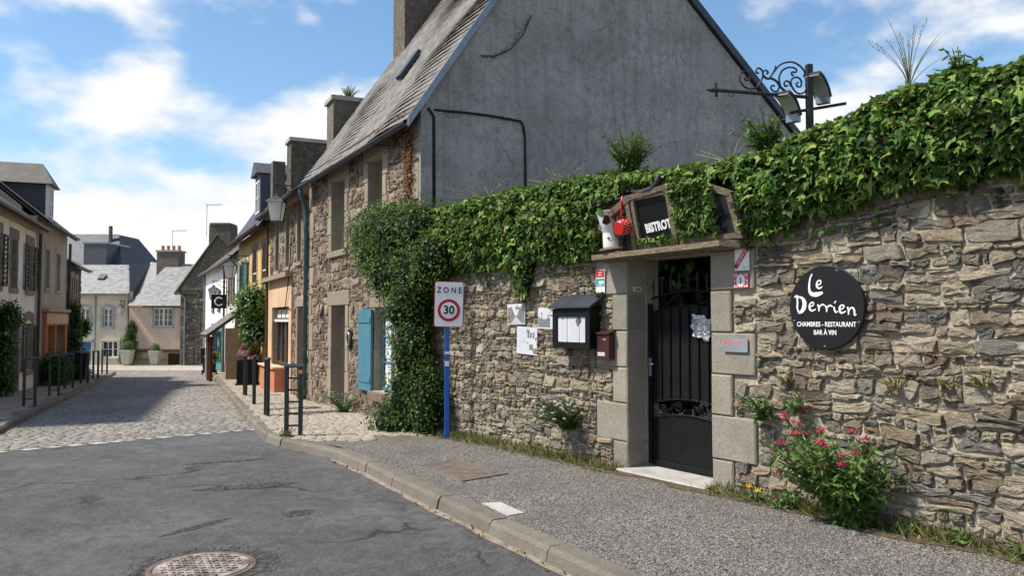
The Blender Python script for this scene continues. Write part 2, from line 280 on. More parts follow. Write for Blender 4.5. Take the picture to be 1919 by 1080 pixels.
def text(body, size, m, mat, parent, xs=1., align='CENTER', ext=.001, name='lettering', bold=0.):
    c = bpy.data.curves.new('txt', 'FONT'); c.body = body; c.size = size; c.align_x = align; c.align_y = 'CENTER'; c.extrude = ext; c.resolution_u = 3; c.offset = bold
    o = bpy.data.objects.new('txt', c); COL.objects.link(o); dg = bpy.context.evaluated_depsgraph_get(); me = bpy.data.meshes.new_from_object(o.evaluated_get(dg))
    bpy.data.objects.remove(o); bpy.data.curves.remove(c)
    off = OFF.get(parent.name, Vector()); me.transform(Matrix.Translation(-off) @ m @ Matrix.Diagonal((xs, 1, 1, 1))); me.materials.clear(); return link(name, me, mat, parent)
def lerp_tab(tab, x):
    if x <= tab[0][0]: return tab[0][1]
    for (a, va), (b, vb) in zip(tab, tab[1:]):
        if x <= b: return va+(vb-va)*(x-a)/(b-a)
    return tab[-1][1]
def nz3(x, y=0., z=0.): return noise.noise(Vector((x, y, z)))
def zg(y):      # ground level of the pavements: flat by the gate, then falling gently down the street
    y = min(y, 75.); t_ = (y-10.)/2.; q = (y-28.)/2.
    return -0.06*(math.log1p(math.exp(t_)) if t_ < 30 else t_)+.016*(math.log1p(math.exp(q)) if q < 30 else q)
CAM = Vector((0, 0, 1.6))
def inframe(p, mx=1.02):
    q = Vector(p)-CAM; return q.y > .5 and abs(q.x/q.y) < .64*mx and -.37 < q.z/q.y < .42

W = Fr(1.955, 7.777, 34.735)        # garden wall line, u runs away from the camera, n towards the street
H = Fr(-1.470, 12.717, 28.221)      # stone house facade
Rr = Fr(-4.780, 18.885, 25.641)     # houses further down on that side
Lf = Fr(-14.30, 24.0, 20.807)       # houses across the street (n points away from the street here)
E_ = Fr(-20.0, 48.0, 90.0)          # houses closing the street, u runs to the left
class FrL(Fr):                      # mirrored: facade seen from the other side
    def __init__(s, ox, oy, deg): Fr.__init__(s, ox, oy, deg); s.n = -s.n
    def mat(s, u, n, z, roll=0., lean=0.):
        m = Matrix((s.d, Vector((0, 0, 1)), s.n)).transposed().to_4x4(); m.translation = s.P(u, n, z); return m @ Matrix.Rotation(lean, 4, 'X') @ Matrix.Rotation(roll, 4, 'Z')
L = FrL(-14.30, 24.0, 20.807)

# ================================================================== GROUND
RD = -0.11      # road surface below pavement level
KR = [(-6.0, 7.3), (2.0, 2.58), (5.09, .79), (5.98, .28), (7.68, -.70), (9.28, -1.54), (10.58, -2.30), (11.1, -2.95), (11.96, -3.52), (14.63, -4.65), (21.37, -7.37), (41.82, -15.69), (44.5, -17.2)]
KL = [(-6, -.5), (13.48, -8.57), (19.09, -10.89), (35.73, -17.79), (37.6, -20.0), (38.6, -26.0)]
def kr(y): return lerp_tab(KR, y)
def kl(y): return lerp_tab(KL, y)
BR = sorted([(W.P(u).y, W.P(u).x) for u in (-14, 6.01)]+[(H.P(7).y, H.P(7).x), (Rr.P(28).y, Rr.P(28).x), (60, -24)])
BL = sorted([(L.P(-18).y, L.P(-18).x), (L.P(9.2).y, L.P(9.2).x), (40, -23), (44, -32)])
def strip(name, ys, xa, xb, dz, mat, nx=6, lab=None):
    V = []; F = []
    for i, y in enumerate(ys):
        a, b = xa(y), xb(y)
        for j in range(nx+1):
            V.append((a+(b-a)*j/nx, y, zg(y)+(dz(a+(b-a)*j/nx, y) if callable(dz) else dz)))
    for i in range(len(ys)-1):
        for j in range(nx): k = i*(nx+1)+j; F.append((k, k+1, k+nx+2, k+nx+1))
    o = arr_mesh(name, V, F, mat, None, True); tag(o, lab, None, None, 'structure'); return o
ys_ = list(np.arange(-8, 62.1, .5))
strip('ground', list(np.arange(-120, 400, 4.)), lambda y: -300., lambda y: 300., -.5, 'earth', 40)
DA, DB = Vector((-4.07, 13.5)), Vector((-6.79, 10.69)); dd = (DB-DA).normalized(); dn = Vector((dd.y, -dd.x))
if dn.y < 0: dn = -dn
def beyond(x, y): return (Vector((x, y))-DA).dot(dn)
road = strip('asphalt_road', ys_, lambda y: kl(y)-.05, lambda y: kr(y)+.02, RD, 'asphalt', 24)
# cobbled street: bed + setts
V = []; F = []
for i, y in enumerate(np.arange(10.2, 40.01, .3)):
    a, b = max(kl(y), -60), kr(y)+.02
    lo = DA.x+(y-DA.y)*dd.x/dd.y       # boundary line x at this y
    for q in (a, b if y > 13.4 else min(b, lo)): V.append((q, y, zg(y)+RD+.004))
for i in range(len(V)//2-1): F.append((2*i, 2*i+1, 2*i+3, 2*i+2))
street = tag(arr_mesh('cobbled_street', V, F, 'joint_sand'), 'narrow street of worn grey granite setts running downhill between the houses', None, None, 'structure')
def sett(c, ax, ay, lx, ly, h, tilt):
    """a rounded block: (8 outline + 4 top) vertices"""
    up = Vector((tilt[0], tilt[1], 1)).normalized(); ins = min(lx, ly)*.2; o = []
    for sx, sy in ((-1, -1), (1, -1), (1, 1), (-1, 1)): o.append(c+ax*(sx*lx/2)+ay*(sy*ly/2)-Vector((0, 0, .03)))
    for sx, sy in ((-1, -1), (1, -1), (1, 1), (-1, 1)): o.append(c+ax*(sx*lx/2)*.97+ay*(sy*ly/2)*.97+up*(h*.45))
    for sx, sy in ((-1, -1), (1, -1), (1, 1), (-1, 1)): q = ax*(sx*(lx/2-ins))+ay*(sy*(ly/2-ins)); o.append(c+q+Vector((0, 0, h+q.x*tilt[0]+q.y*tilt[1])))
    return o
SF = [(0, 1, 5, 4), (1, 2, 6, 5), (2, 3, 7, 6), (3, 0, 4, 7), (4, 5, 9, 8), (5, 6, 10, 9), (6, 7, 11, 10), (7, 4, 8, 11), (8, 9, 10, 11)]
def lay_setts(name, parent, mat, ax, o0, srange, trange, sx, sy, ok, zf, n_ind, hh=.016, gap=.012):
    ay = Vector((-ax.y, ax.x, 0)); items = []
    s_ = srange[0]; row = 0
    while s_ < srange[1]:
        h_ = sy*random.uniform(.85, 1.15); t_ = trange[0]+random.uniform(0, sx); row += 1
        while t_ < trange[1]:
            w_ = sx*random.uniform(.7, 1.35)
            wob = .03*nz3(t_*.8, s_*.8)
            p = o0+ay*(s_+h_/2+wob)+ax*(t_+w_/2)
            if ok(p.x, p.y):
                p = Vector((p.x, p.y, zf(p.x, p.y))); th = random.gauss(0, .05); a2 = Vector((ax.x*math.cos(th)-ax.y*math.sin(th), ax.x*math.sin(th)+ax.y*math.cos(th), 0)); b2 = Vector((-a2.y, a2.x, 0))
                items.append((p, sett(p, a2, b2, w_-gap, h_-gap, hh*random.uniform(.6, 1.4), (random.gauss(0, .03), random.gauss(0, .03)-.0))))
            t_ += w_
        s_ += h_
    items.sort(key=lambda it: (not inframe(it[0], .99), (it[0]-CAM).length))
    for p, vs_ in items[:n_ind]:
        me = bpy.data.meshes.new(name); me.from_pydata([v-OFF[parent.name] for v in vs_], [], SF); me.polygons.foreach_set('use_smooth', [True]*9); link(name, me, mat, parent)
    rest = items[n_ind:]
    if rest:
        V = np.array([[tuple(v) for v in it[1]] for it in rest]).reshape(-1, 3); F = (np.array(SF)[None]+np.arange(len(rest))[:, None, None]*12).reshape(-1, 4)
        tag(arr_mesh(name+'_mass', V, F, mat, parent, True), kind='stuff')
sax = Vector((.917, .40, 0))
lay_setts('cobble', street, 'cobble', sax, Vector((-6, 12, 0)), (-4, 32), (-14, 9), .155, .11, lambda x, y: kl(y)+.06 < x < kr(y)-.18 and beyond(x, y) > .12 and y < 40, lambda x, y: zg(y)+RD, 280, .013)
tag(arr_mesh('square', [(-60, 39.8, zg(39.8)+RD+.002), (kr(39.8), 39.8, zg(39.8)+RD+.002), (kr(44), 44, zg(44)+RD+.002), (-15, 60, zg(60)+RD), (-60, 60, zg(60)+RD)], [(0, 1, 2, 3, 4)], 'square_paving'), kind='structure')
# pavements
pav = strip('gravel_pavement', [y for y in ys_ if y <= 11.0], lambda y: kr(y), lambda y: lerp_tab(BR, y)+.1, 0, 'chip_pavement', 8)
pav2 = strip('cobbled_pavement', [y for y in ys_ if 11.0 <= y <= 44], lambda y: kr(y), lambda y: lerp_tab(BR, y)+.15, 0, 'joint_sand', 4)
lay_setts('paving_stone', pav2, 'pavement_cobble', Vector((.888, .46, 0)), Vector((-4, 11, 0)), (-1, 28), (-12, 6), .17, .12, lambda x, y: kr(y)+.03 < x < lerp_tab(BR, y) and y > 11.0 and not (x > -1.9 and y < 11.6), lambda x, y: zg(y), 200, .012)
pav3 = strip('left_pavement', [y for y in ys_ if y <= 37.5], lambda y: lerp_tab(BL, y)-.1, lambda y: kl(y), 0, 'joint_sand', 4)
lay_setts('paving_stone', pav3, 'pavement_cobble', Vector((.935, .355, 0)), Vector((-12, 20, 0)), (-10, 18), (-8, 7), .3, .2, lambda x, y: lerp_tab(BL, y) < x < kl(y)-.1, lambda x, y: zg(y), 80, .01)
# kerbs
def kerb(name, tab, y0, y1, side, ln, wid):
    k = tag(bpy.data.objects.new(name, None), None, None, None, 'structure'); COL.objects.link(k); OFF[k.name] = Vector()
    pts = [Vector((lerp_tab(tab, y), y, 0)) for y in np.arange(y0, y1, .05)]; acc = 0; start = 0; cuts = [0]; L_ = ln*random.uniform(.8, 1.2)
    for i in range(1, len(pts)):
        acc += (pts[i]-pts[i-1]).length
        if acc > L_: cuts.append(i); acc = 0; L_ = (ln if pts[i].y < 10.4 or pts[i].y > 20 else ln*.6)*random.uniform(.75, 1.2)
    for a, b in zip(cuts, cuts[1:]):
        p, q = pts[a], pts[b]; d = (q-p).normalized(); nn_ = Vector((-d.y, d.x, 0))*side; p = p+d*.006; q = q-d*.006
        zt = zg((p.y+q.y)/2)+random.uniform(-.004, .006)+.004; jo = random.uniform(-.008, .008); m = MB(); zp, zq = zg(p.y)-zg((p.y+q.y)/2), zg(q.y)-zg((p.y+q.y)/2)
        def pt(base, f, z, dz_): v = base+nn_*f; return Vector((v.x, v.y, z+dz_))
        mid = (p+q)/2; segs = [(p, zp), (mid, 0), (q, zq)]; prof = [(-.01, -.2), (-.01, 0), (wid*.82+jo, .002), (wid+jo, -.03), (wid+.02+jo, RD-.03)]
        vs_ = [pt(bp, f+random.uniform(-.004, .004), zt+z+random.uniform(-.003, .003), dz_) for bp, dz_ in segs for f, z in prof]; n_ = len(prof)
        fs_ = [(i*n_+j, i*n_+j+1, (i+1)*n_+j+1, (i+1)*n_+j) for i in range(2) for j in range(n_-1)]+[tuple(range(n_)), tuple(range(2*n_, 3*n_))[::-1]]
        m.add(vs_, fs_).build('kerb_stone', 'kerb_granite', k)
    return k
kerb('right_kerb', KR, 3.0, 42, 1, 1.05, .15); kerb('left_kerb', KL, 9, 36, -1, .9, .16)
t = NT('broken_asphalt'); t.bump(t.noise(30, 6, .8), 1.0, .03); t.done(t.ramp(t.noise(26, 6, .8), [(.38, (.02, .018, .016)), (.5, (.075, .068, .06)), (.62, (.20, .175, .15))]), .95, .1)
t = NT('earth_litter'); t.bump(t.noise(50, 6, .8), 1.0, .02); t.done(t.ramp(t.noise(38, 6, .85), [(.36, (.045, .034, .024)), (.5, (.12, .09, .06)), (.63, (.26, .19, .12))]), .95, .1)
plain('dirt_line', (.23, .19, .145), .95, .35, 9, .5, 60)
strip('gutter_dirt', [y for y in np.arange(3.4, 11, .1)], lambda y: kr(y)-.20-.07-.05*nz3(y*2.3), lambda y: kr(y)-.14, RD+.005, 'dirt_line', 2)
def ragged(name, cx, cy, rx, ry, rot, dz, mat, lab, seed, n=44):
    an_ = np.linspace(0, 2*math.pi, n)[:-1]; pts = []
    for a in an_:
        k = 1+.45*nz3(math.cos(a)*1.5, math.sin(a)*1.5, seed)+.22*nz3(math.cos(a)*6, math.sin(a)*6, seed+3); x, y = rx*k*math.cos(a), ry*k*math.sin(a); X, Y = cx+x*math.cos(rot)-y*math.sin(rot), cy+x*math.sin(rot)+y*math.cos(rot); pts.append(Vector((X, Y, zg(Y)+RD+dz)))
    return tag(MB().prism([p-Vector((0, 0, .02)) for p in pts], pts).build(name, mat), lab, None, None, 'structure')
ragged('road_surface_wear', -2.72, 8.4, .50, .13, .35, .003, 'broken_asphalt', 'dark worn patch of coarse asphalt', 1); ragged('road_surface_wear', -1.9, 7.2, .16, .10, 1.0, .003, 'broken_asphalt', 'small dark worn asphalt patch', 5); ragged('road_surface_wear', -3.6, 9.9, .40, .07, .5, .003, 'broken_asphalt', 'thin dark worn asphalt patch near the setts', 9); ragged('road_surface_wear', -2.6, 6.75, .05, .32, -.5, .003, 'broken_asphalt', 'narrow dark asphalt crack', 12)
strip('soil_strip', [y for y in np.arange(4.6, 12.4, .06)], lambda y: lerp_tab(BR, y)-.36-.22*nz3(y*1.9)-.07*nz3(y*9), lambda y: lerp_tab(BR, y)+.05, .005, 'earth_litter', 4)
# painted / pale dashes where the asphalt meets the setts
mk = thing('road_marking', 'worn white dashed paint line where asphalt meets the setts', 'road marking', (0, 0, 0)); x = 0.12
while x < 4.6:
    w_ = random.uniform(.09, .2); c0 = DA+dd*x; ww = random.uniform(.05, .11); a, b = c0, c0+dd*w_*1.0; q = dn*ww; sh = dd*.06
    vs_ = [(v.x, v.y, zg(v.y)+RD+.009) for v in (a-q*.5, b-q*.5, b+q+sh, a+q+sh)]; MB().prism([Vector(v)-Vector((0, 0, .006)) for v in vs_], [Vector(v) for v in vs_]).build('dash', 'road_paint', mk); x += w_+random.uniform(.06, .22)
# covers
mh = thing('manhole_cover', 'round worn cast iron manhole cover sunk in the asphalt', 'manhole cover', (-2.15, 5.62, -.11))
def zr(x, y): return zg(y)+RD
MC = Matrix.Translation((-2.15, 5.62, zr(0, 5.62)))
MB().lathe(MC, [(.36, .0), (.36, .007), (.325, .009), (.32, .004)], 40).build('frame_ring', 'rust_cover', mh)
MB().lathe(MC, [(.315, .0), (.315, .011), (.28, .012)], 40).build('lid', 'cast_iron_cover', mh)
m = MB()
for i in range(-5, 6):
    for j in range(-5, 6):
        x, y = i*.055+(j % 2)*.027, j*.052
        if x*x+y*y < .075:
            a = random.choice((.5, -.5, .4)); mm = MC @ Matrix.Translation((x, y, .012)) @ Matrix.Rotation(a, 4, 'Z'); m.mbox(mm, -.019, .019, -.009, .009, 0, .008)
tag(m.build('tread_pattern', 'cast_iron_cover', mh), kind='stuff')
an_ = np.linspace(0, 2*math.pi, 60)[:-1]; ro = [.40+.12*abs(nz3(math.cos(a)*1.7, math.sin(a)*1.7, 4))+.05*nz3(math.cos(a)*7, math.sin(a)*7, 1) for a in an_]
zc_ = zr(0, 5.62); MB().prism([Vector((-2.15+r*math.cos(a), 5.62+r*math.sin(a), zr(0, 5.62+r*math.sin(a))-.03)) for a, r in zip(an_, ro)], [Vector((-2.15+r*math.cos(a), 5.62+r*math.sin(a), zr(0, 5.62+r*math.sin(a))+.003)) for a, r in zip(an_, ro)]).build('broken_surround', 'broken_asphalt', mh)
m = MB()
for i in range(140):
    a = random.uniform(-.3, 3.4); r = random.uniform(.42, .52); p = Vector((-2.15+r*math.cos(a), 5.62+r*math.sin(a), zr(0, 5.62+r*math.sin(a))+.002)); s_ = random.uniform(.008, .022)
    m.add([p+Vector((-s_, -s_, 0)), p+Vector((s_, -s_, 0)), p+Vector((s_*.6, s_, 0)), p+Vector((-s_, s_*.7, 0)), p+Vector((0, 0, s_*.6))], [(0, 1, 4), (1, 2, 4), (2, 3, 4), (3, 0, 4)])
tag(m.build('asphalt_crumbs', 'asphalt'), 'loose crumbs of asphalt round the manhole', None, None, 'stuff')
def flat_cover(name, label, pts, mats, frame=None):
    o = thing(name, label, name.replace('_', ' '), (*pts[0], zg(pts[0][1])))
    top = [Vector((x, y, zg(y)+.009)) for x, y in pts]; MB().prism([v-Vector((0, 0, .03)) for v in top], top).build('plate', mats, o)
    if frame:
        c = sum(top, Vector())/len(top)
        for a, b in zip(top, top[1:]+top[:1]):
            a2, b2 = c+(a-c)*1.07, c+(b-c)*1.07; MB().prism([v-Vector((0, 0, .03)) for v in (a, b, b2, a2)], [v+Vector((0, 0, .004)) for v in (a+(a2-a)*.1, b+(b2-b)*.1, b2, a2)]).build('frame_edge', frame, o)
    return o
flat_cover('utility_cover', 'rusty brown square utility cover in the gravel pavement', [(-1.02, 8.92), (-.50, 8.10), (-.08, 8.50), (-.66, 9.36)], 'rust_cover', 'kerb_granite')
flat_cover('concrete_patch', 'small pale concrete patch behind the kerb', [(-.26, 7.08), (-.03, 6.62), (.10, 6.72), (-.10, 7.12)], 'concrete')
for (x, y), lab in (((-3.75, 15.2), 'long dark drain grate in the cobbled pavement before the stone house door'), ((-4.35, 16.1), 'narrow drain grate in the cobbled pavement beside the grey downpipe')):
    g_ = thing('drain_grate', lab, 'drain grate', (x, y, zg(y)), 'grates in the pavement'); m_ = Matrix.Translation((x, y, zg(y)+.012)) @ Matrix.Rotation(R_(28), 4, 'Z')
    MB().mbox(m_, -.5, .5, -.16, .16, -.02, .004).build('backing', 'dark_void', g_)
    for i in range(12): MB().mbox(m_, -.5+i*.085, -.45+i*.085, -.16, .16, .003, .012).build('bar', 'rust_cover', g_)
# loose chips on the pavement
def scatter_chips(n, reg, mat, name, lab, s0, s1):
    V = []; F = []
    base = np.array([(1, 0, 0), (-.5, .87, 0), (-.5, -.87, 0), (0, 0, .8)])
    k = 0
    while k < n:
        x, y = reg()
        if x is None: continue
        s_ = random.uniform(s0, s1); a = random.uniform(0, 6.3); ca, sa = math.cos(a), math.sin(a); b = base*np.array([s_, s_*random.uniform(.6, 1), s_*random.uniform(.5, 1)])
        b = np.stack([b[:, 0]*ca-b[:, 1]*sa+x, b[:, 0]*sa+b[:, 1]*ca+y, b[:, 2]+zg(y)-.001], 1); V.append(b); F += [(4*k, 4*k+1, 4*k+3), (4*k+1, 4*k+2, 4*k+3), (4*k+2, 4*k, 4*k+3)]; k += 1
    return tag(arr_mesh(name, np.concatenate(V), F, mat), lab, None, None, 'stuff')
plain('chip_stone', (.23, .21, .19), .9, .3, 30, 0, 10, .2, 0, .55)
def reg_pav():
    y = 3.6+7.4*random.random()**1.4; a, b = kr(y)+.01, lerp_tab(BR, y); return a+(b-a)*random.random(), y
scatter_chips(15000, reg_pav, 'chip_stone', 'gravel', 'loose grey stone chips on the pavement', .005, .012)

# ================================================================== MASONRY HELPERS
def rubble(fr, u0, u1, zb, zt, holes, parent, mat, n_ind, hr=(.05, .17), asp=(1.3, 3.4), proud=(.008, .04), name='stone', vis=lambda u, z: True, nbase=0., seed=1, gap=.008):
    rg = random.Random(seed); rows = [zb]
    while rows[-1] < zt-.03: rows.append(rows[-1]+rg.uniform(*hr)*(1.0 if rg.random() > .2 else .6))
    wob = lambda u, k: (.062 if 0 < k < len(rows)-1 else 0)*nz3(u*1.5, k*.71+seed)+.04*nz3(u*4.7, k*1.9+seed)*(0 < k < len(rows)-1)
    items = []
    for k in range(len(rows)-1):
        za, zc = rows[k], rows[k+1]; h = zc-za; cuts = [(u0, u1)]
        for (a, b, c, d) in holes:
            if min(zc, d)-max(za, c) > .25*h:
                new = []
                for (p, q) in cuts:
                    if b <= p or a >= q: new.append((p, q)); continue
                    if a-p > .03: new.append((p, a))
                    if q-b > .03: new.append((b, q))
                cuts = new
        for (p, q) in cuts:
            us = [p]
            while us[-1] < q-1e-4:
                w = max(.05, h*rg.uniform(*asp))*(1 if rg.random() > .15 else .5); w = min(w, .55)
                us.append(us[-1]+w if q-us[-1]-w > .06 else q)
            for a, b in zip(us, us[1:]):
                sk = rg.uniform(-.4, .4)*h; lo = lambda u: za+wob(u, k); hi = lambda u: zc+wob(u, k+1)
                sa = sk if a > p+.001 else 0; quads = [((a-sa/2, lo(a)), (b-sa/2, lo(b)), (b+sa/2, hi(b)), (a+sa/2, hi(a)))]
                if h > .10 and rg.random() < .3:        # two thin stones instead of one
                    f = rg.uniform(.35, .65); q0 = quads[0]; ml = tuple(q0[0][i]+(q0[3][i]-q0[0][i])*f for i in (0, 1)); mr_ = tuple(q0[1][i]+(q0[2][i]-q0[1][i])*(f+rg.uniform(-.15, .15)) for i in (0, 1))
                    quads = [(q0[0], q0[1], mr_, ml), (ml, mr_, q0[2], q0[3])]
                for Q in quads: items.append((Q, rg.uniform(*proud), rg.random()))
    out = []
    for Q, d, r in items:
        cu, cz = sum(x for x, _ in Q)/4, sum(z for _, z in Q)/4; pts = []
        for i in range(4):
            (x0, y0), (x1, y1) = Q[i], Q[(i+1) % 4]; lng = math.hypot(x1-x0, y1-y0); fs_ = (.10, .36, .66, .9) if i % 2 == 0 and lng > .12 else (.16, .84) if lng < .07 else (.14, .5, .86)
            for f in fs_:
                x, y = x0+(x1-x0)*f, y0+(y1-y0)*f; jit = min(lng*.08, .016); pts.append((x+rg.uniform(-jit, jit), y+rg.uniform(-jit, jit)))
        g = gap*(.5+r); w = max(x for x, _ in pts)-min(x for x, _ in pts); h = max(y for _, y in pts)-min(y for _, y in pts); fx, fy = max(.5, 1-2*g/max(w, .02)), max(.5, 1-2*g/max(h, .02))
        pts = [(cu+(x-cu)*fx, cz+(y-cz)*fy) for x, y in pts]; n = len(pts); tu, tz = rg.uniform(-.14, .14), rg.uniform(-.3, .2); vs_ = []; inset = min(.009, .16*min(w, h))
        for x, y in pts: vs_.append(fr.P(x, nbase-.02, y))
        for x, y in pts: vs_.append(fr.P(x, nbase+d*.55+rg.uniform(-.004, .004), y))
        ix, iy = 1-2*inset/max(w, .03), 1-2*inset/max(h, .03)
        for x, y in pts: vs_.append(fr.P(cu+(x-cu)*ix, nbase+d+(x-cu)*tu+(y-cz)*tz+rg.uniform(-.005, .005), cz+(y-cz)*iy))
        for x, y in pts: vs_.append(fr.P(cu+(x-cu)*ix*.55+rg.uniform(-.006, .006), nbase+d+(x-cu)*tu*.6+(y-cz)*tz*.6+rg.uniform(-.006, .011), cz+(y-cz)*iy*.5+rg.uniform(-.004, .004)))
        vs_.append(fr.P(cu+rg.uniform(-.2, .2)*w, nbase+d+rg.uniform(-.003, .012), cz)); fs_ = []
        for i in range(n):
            j = (i+1) % n; fs_ += [(i, j, n+j, n+i), (n+i, n+j, 2*n+j, 2*n+i), (2*n+i, 2*n+j, 3*n+j), (2*n+i, 3*n+j, 3*n+i), (3*n+i, 3*n+j, 4*n)]
        p = fr.P(cu, 0, cz); ok = inframe(p) and vis(cu, cz); out.append((-(w*h)/(p-CAM).length_squared if ok else 1., vs_, fs_))
    out.sort(key=lambda e: e[0]); off = OFF[parent.name]; k = 0
    for sc, vs_, fs_ in out[:n_ind]:
        if sc > 0: break
        me = bpy.data.meshes.new(name); me.from_pydata([v-off for v in vs_], [], fs_); link(name, me, mat, parent); k += 1
    m = MB()
    for sc, vs_, fs_ in out[k:]: m.add(vs_, fs_)
    if m.v: tag(m.build(name+'_mass', mat, parent), kind='stuff')
def wall_mesh(fr, u0, u1, zb, zt, holes, depth, thick, back=True):
    """front face with openings, reveals to `depth`, ends and back: one mesh"""
    us = sorted({u0, u1, *[x for h in holes for x in h[:2] if u0 < x < u1]}); zs = sorted({zb, zt, *[x for h in holes for x in h[2:4] if zb < x < zt]}); m = MB(); P = fr.P
    for a, b in zip(us, us[1:]):
        for c, d in zip(zs, zs[1:]):
            if any(h[0] <= a+1e-6 and b-1e-6 <= h[1] and h[2] <= c+1e-6 and d-1e-6 <= h[3] for h in holes): continue
            m.add([P(a, 0, c), P(b, 0, c), P(b, 0, d), P(a, 0, d)], [(0, 1, 2, 3)])
    for (a, b, c, d) in [h[:4] for h in holes]:
        e = depth; m.add([P(a, 0, c), P(b, 0, c), P(b, 0, d), P(a, 0, d), P(a, -e, c), P(b, -e, c), P(b, -e, d), P(a, -e, d)], [(0, 1, 5, 4), (1, 2, 6, 5), (2, 3, 7, 6), (3, 0, 4, 7)])
    m.add([P(u0, 0, zb), P(u1, 0, zb), P(u1, 0, zt), P(u0, 0, zt), P(u0, -thick, zb), P(u1, -thick, zb), P(u1, -thick, zt), P(u0, -thick, zt)], [(1, 5, 6, 2), (4, 0, 3, 7), (3, 2, 6, 7)]+([(5, 4, 7, 6)] if back else [])); return m
def rock_block(fr, u0, u1, z0, z1, n0, n1, parent, mat, name='granite_block', j=.006):
    m = MB(); rr = lambda: random.uniform(-j, j); b = .012; P = fr.P
    a = [P(u0+rr()*.5, n0, z0+rr()*.5), P(u1+rr()*.5, n0, z0+rr()*.5), P(u1+rr()*.5, n0, z1+rr()*.5), P(u0+rr()*.5, n0, z1+rr()*.5)]; n1 += rr(); cc = [(u0, z0), (u1, z0), (u1, z1), (u0, z1)]; s_ = 1 if u1 > u0 else -1
    bq = [P(u0+rr()*.4, n1-b, z0+rr()*.4), P(u1+rr()*.4, n1-b, z0+rr()*.4), P(u1+rr()*.4, n1-b, z1+rr()*.4), P(u0+rr()*.4, n1-b, z1+rr()*.4)]
    cq = [P(u0+b*s_, n1, z0+b), P(u1-b*s_, n1+rr()*.5, z0+b), P(u1-b*s_, n1, z1-b), P(u0+b*s_, n1+rr()*.5, z1-b)]
    m.add(a+bq+cq, [(0, 1, 5, 4), (1, 2, 6, 5), (2, 3, 7, 6), (3, 0, 4, 7), (4, 5, 9, 8), (5, 6, 10, 9), (6, 7, 11, 10), (7, 4, 8, 11), (8, 9, 10, 11), (3, 2, 1, 0)]); return m.build(name, mat, parent)

# ================================================================== GARDEN WALL
gw = thing('garden_wall', 'rough rubble stone garden wall with granite gateway under ivy', 'wall', W.P(0, 0, 0))
MB().box(W, 1.19, 6.2, -.45, 0, -.3, 2.95).build('core', 'mortar', gw); MB().box(W, -9.5, 0, -.45, 0, -.3, 3.0).build('core', 'mortar', gw); MB().box(W, 0, 1.19, -.45, -.01, 2.27, 2.95).build('core', 'mortar', gw)
jz = [-.06, .27, .69, 1.08, 1.48, 1.88, 2.265]; holes = []
for i, (a, b) in enumerate(zip(jz, jz[1:])):
    wl, wr = (1.70, -.51) if i % 2 == 1 else (1.42, -.245)
    if i == 5: wl, wr = 1.70, -.51
    if i == 4: wl, wr = 1.42, -.245
    if i == 2: wl, wr = 1.42, -.245
    rock_block(W, 1.185, wl, a+.004, b-.004, -.24, .035, gw, 'granite'); rock_block(W, wr, .004, a+.004, b-.004, -.24, .035, gw, 'granite')
    holes += [(1.19, wl+.015, a, b), (wr-.015, 0, a, b)]
    rock_block(W, 1.18, 1.21, a+.006, b-.006, -.42, -.245, gw, 'granite'); rock_block(W, -.03, .006, a+.006, b-.006, -.42, -.245, gw, 'granite')
holes.append((-.02, 1.21, -.3, 2.6))
ivb = [(-2.84, 2.61), (-2.43, 2.61), (-2.03, 2.63), (-1.69, 2.57), (-1.4, 2.54), (-1.1, 2.49), (-.77, 2.38), (-.47, 2.31), (.3, 2.5), (1.71, 2.33), (2.1, 2.32), (2.69, 2.33), (3.58, 2.31), (4.4, 2.32), (6, 2.2)]
visw = lambda u, z: z < lerp_tab(ivb, u)+.1 and z > -.05 and u < 5.1
rubble(W, -4.2, 0, -.12, 2.98, holes, gw, 'rubble_stone', 175, (.036, .122), (1.4, 3.6), (.006, .045), vis=visw, seed=3, gap=.0075)
rubble(W, 1.19, 6.1, -.12, 2.93, holes, gw, 'rubble_stone', 120, (.034, .105), (1.3, 3.2), (.006, .04), vis=visw, seed=5, gap=.0075)
rubble(W, 0, 1.19, 2.3, 2.9, [], gw, 'rubble_stone', 0, seed=6)
rubble(W, -9.4, -4.2, -.12, 2.98, [], gw, 'rubble_stone', 0, (.08, .2), seed=8)
thr = rock_block(W, -.02, 1.24, -.16, .0, -.45, .16, gw, 'concrete', 'threshold')
# ================================================================== GATE
gt = thing('gate', 'black metal garden gate with arched scrolls and spear tips', 'gate', W.P(.6, -.28, .02)); gn = -.30
def arch(u, z0, rise): return z0+rise*(1-((u-.6)/.58)**2)
m = MB()
for u in (.03, 1.16): m.box(W, u-.025, u+.025, gn-.02, gn+.025, .02, 1.78)
m.box(W, .055, 1.135, gn-.02, gn+.025, .02, .07); m.build('frame', 'black_paint', gt, bevel=.003)
for z0, r in ((1.66, .09), (1.82, .09), (.67, .09), (.50, .09)):
    pts = [W.P(u, gn+.0, arch(u, z0, r)) for u in np.linspace(.05, 1.14, 18)]; MB().tube(pts, .013, 6).build('rail', 'black_paint', gt)
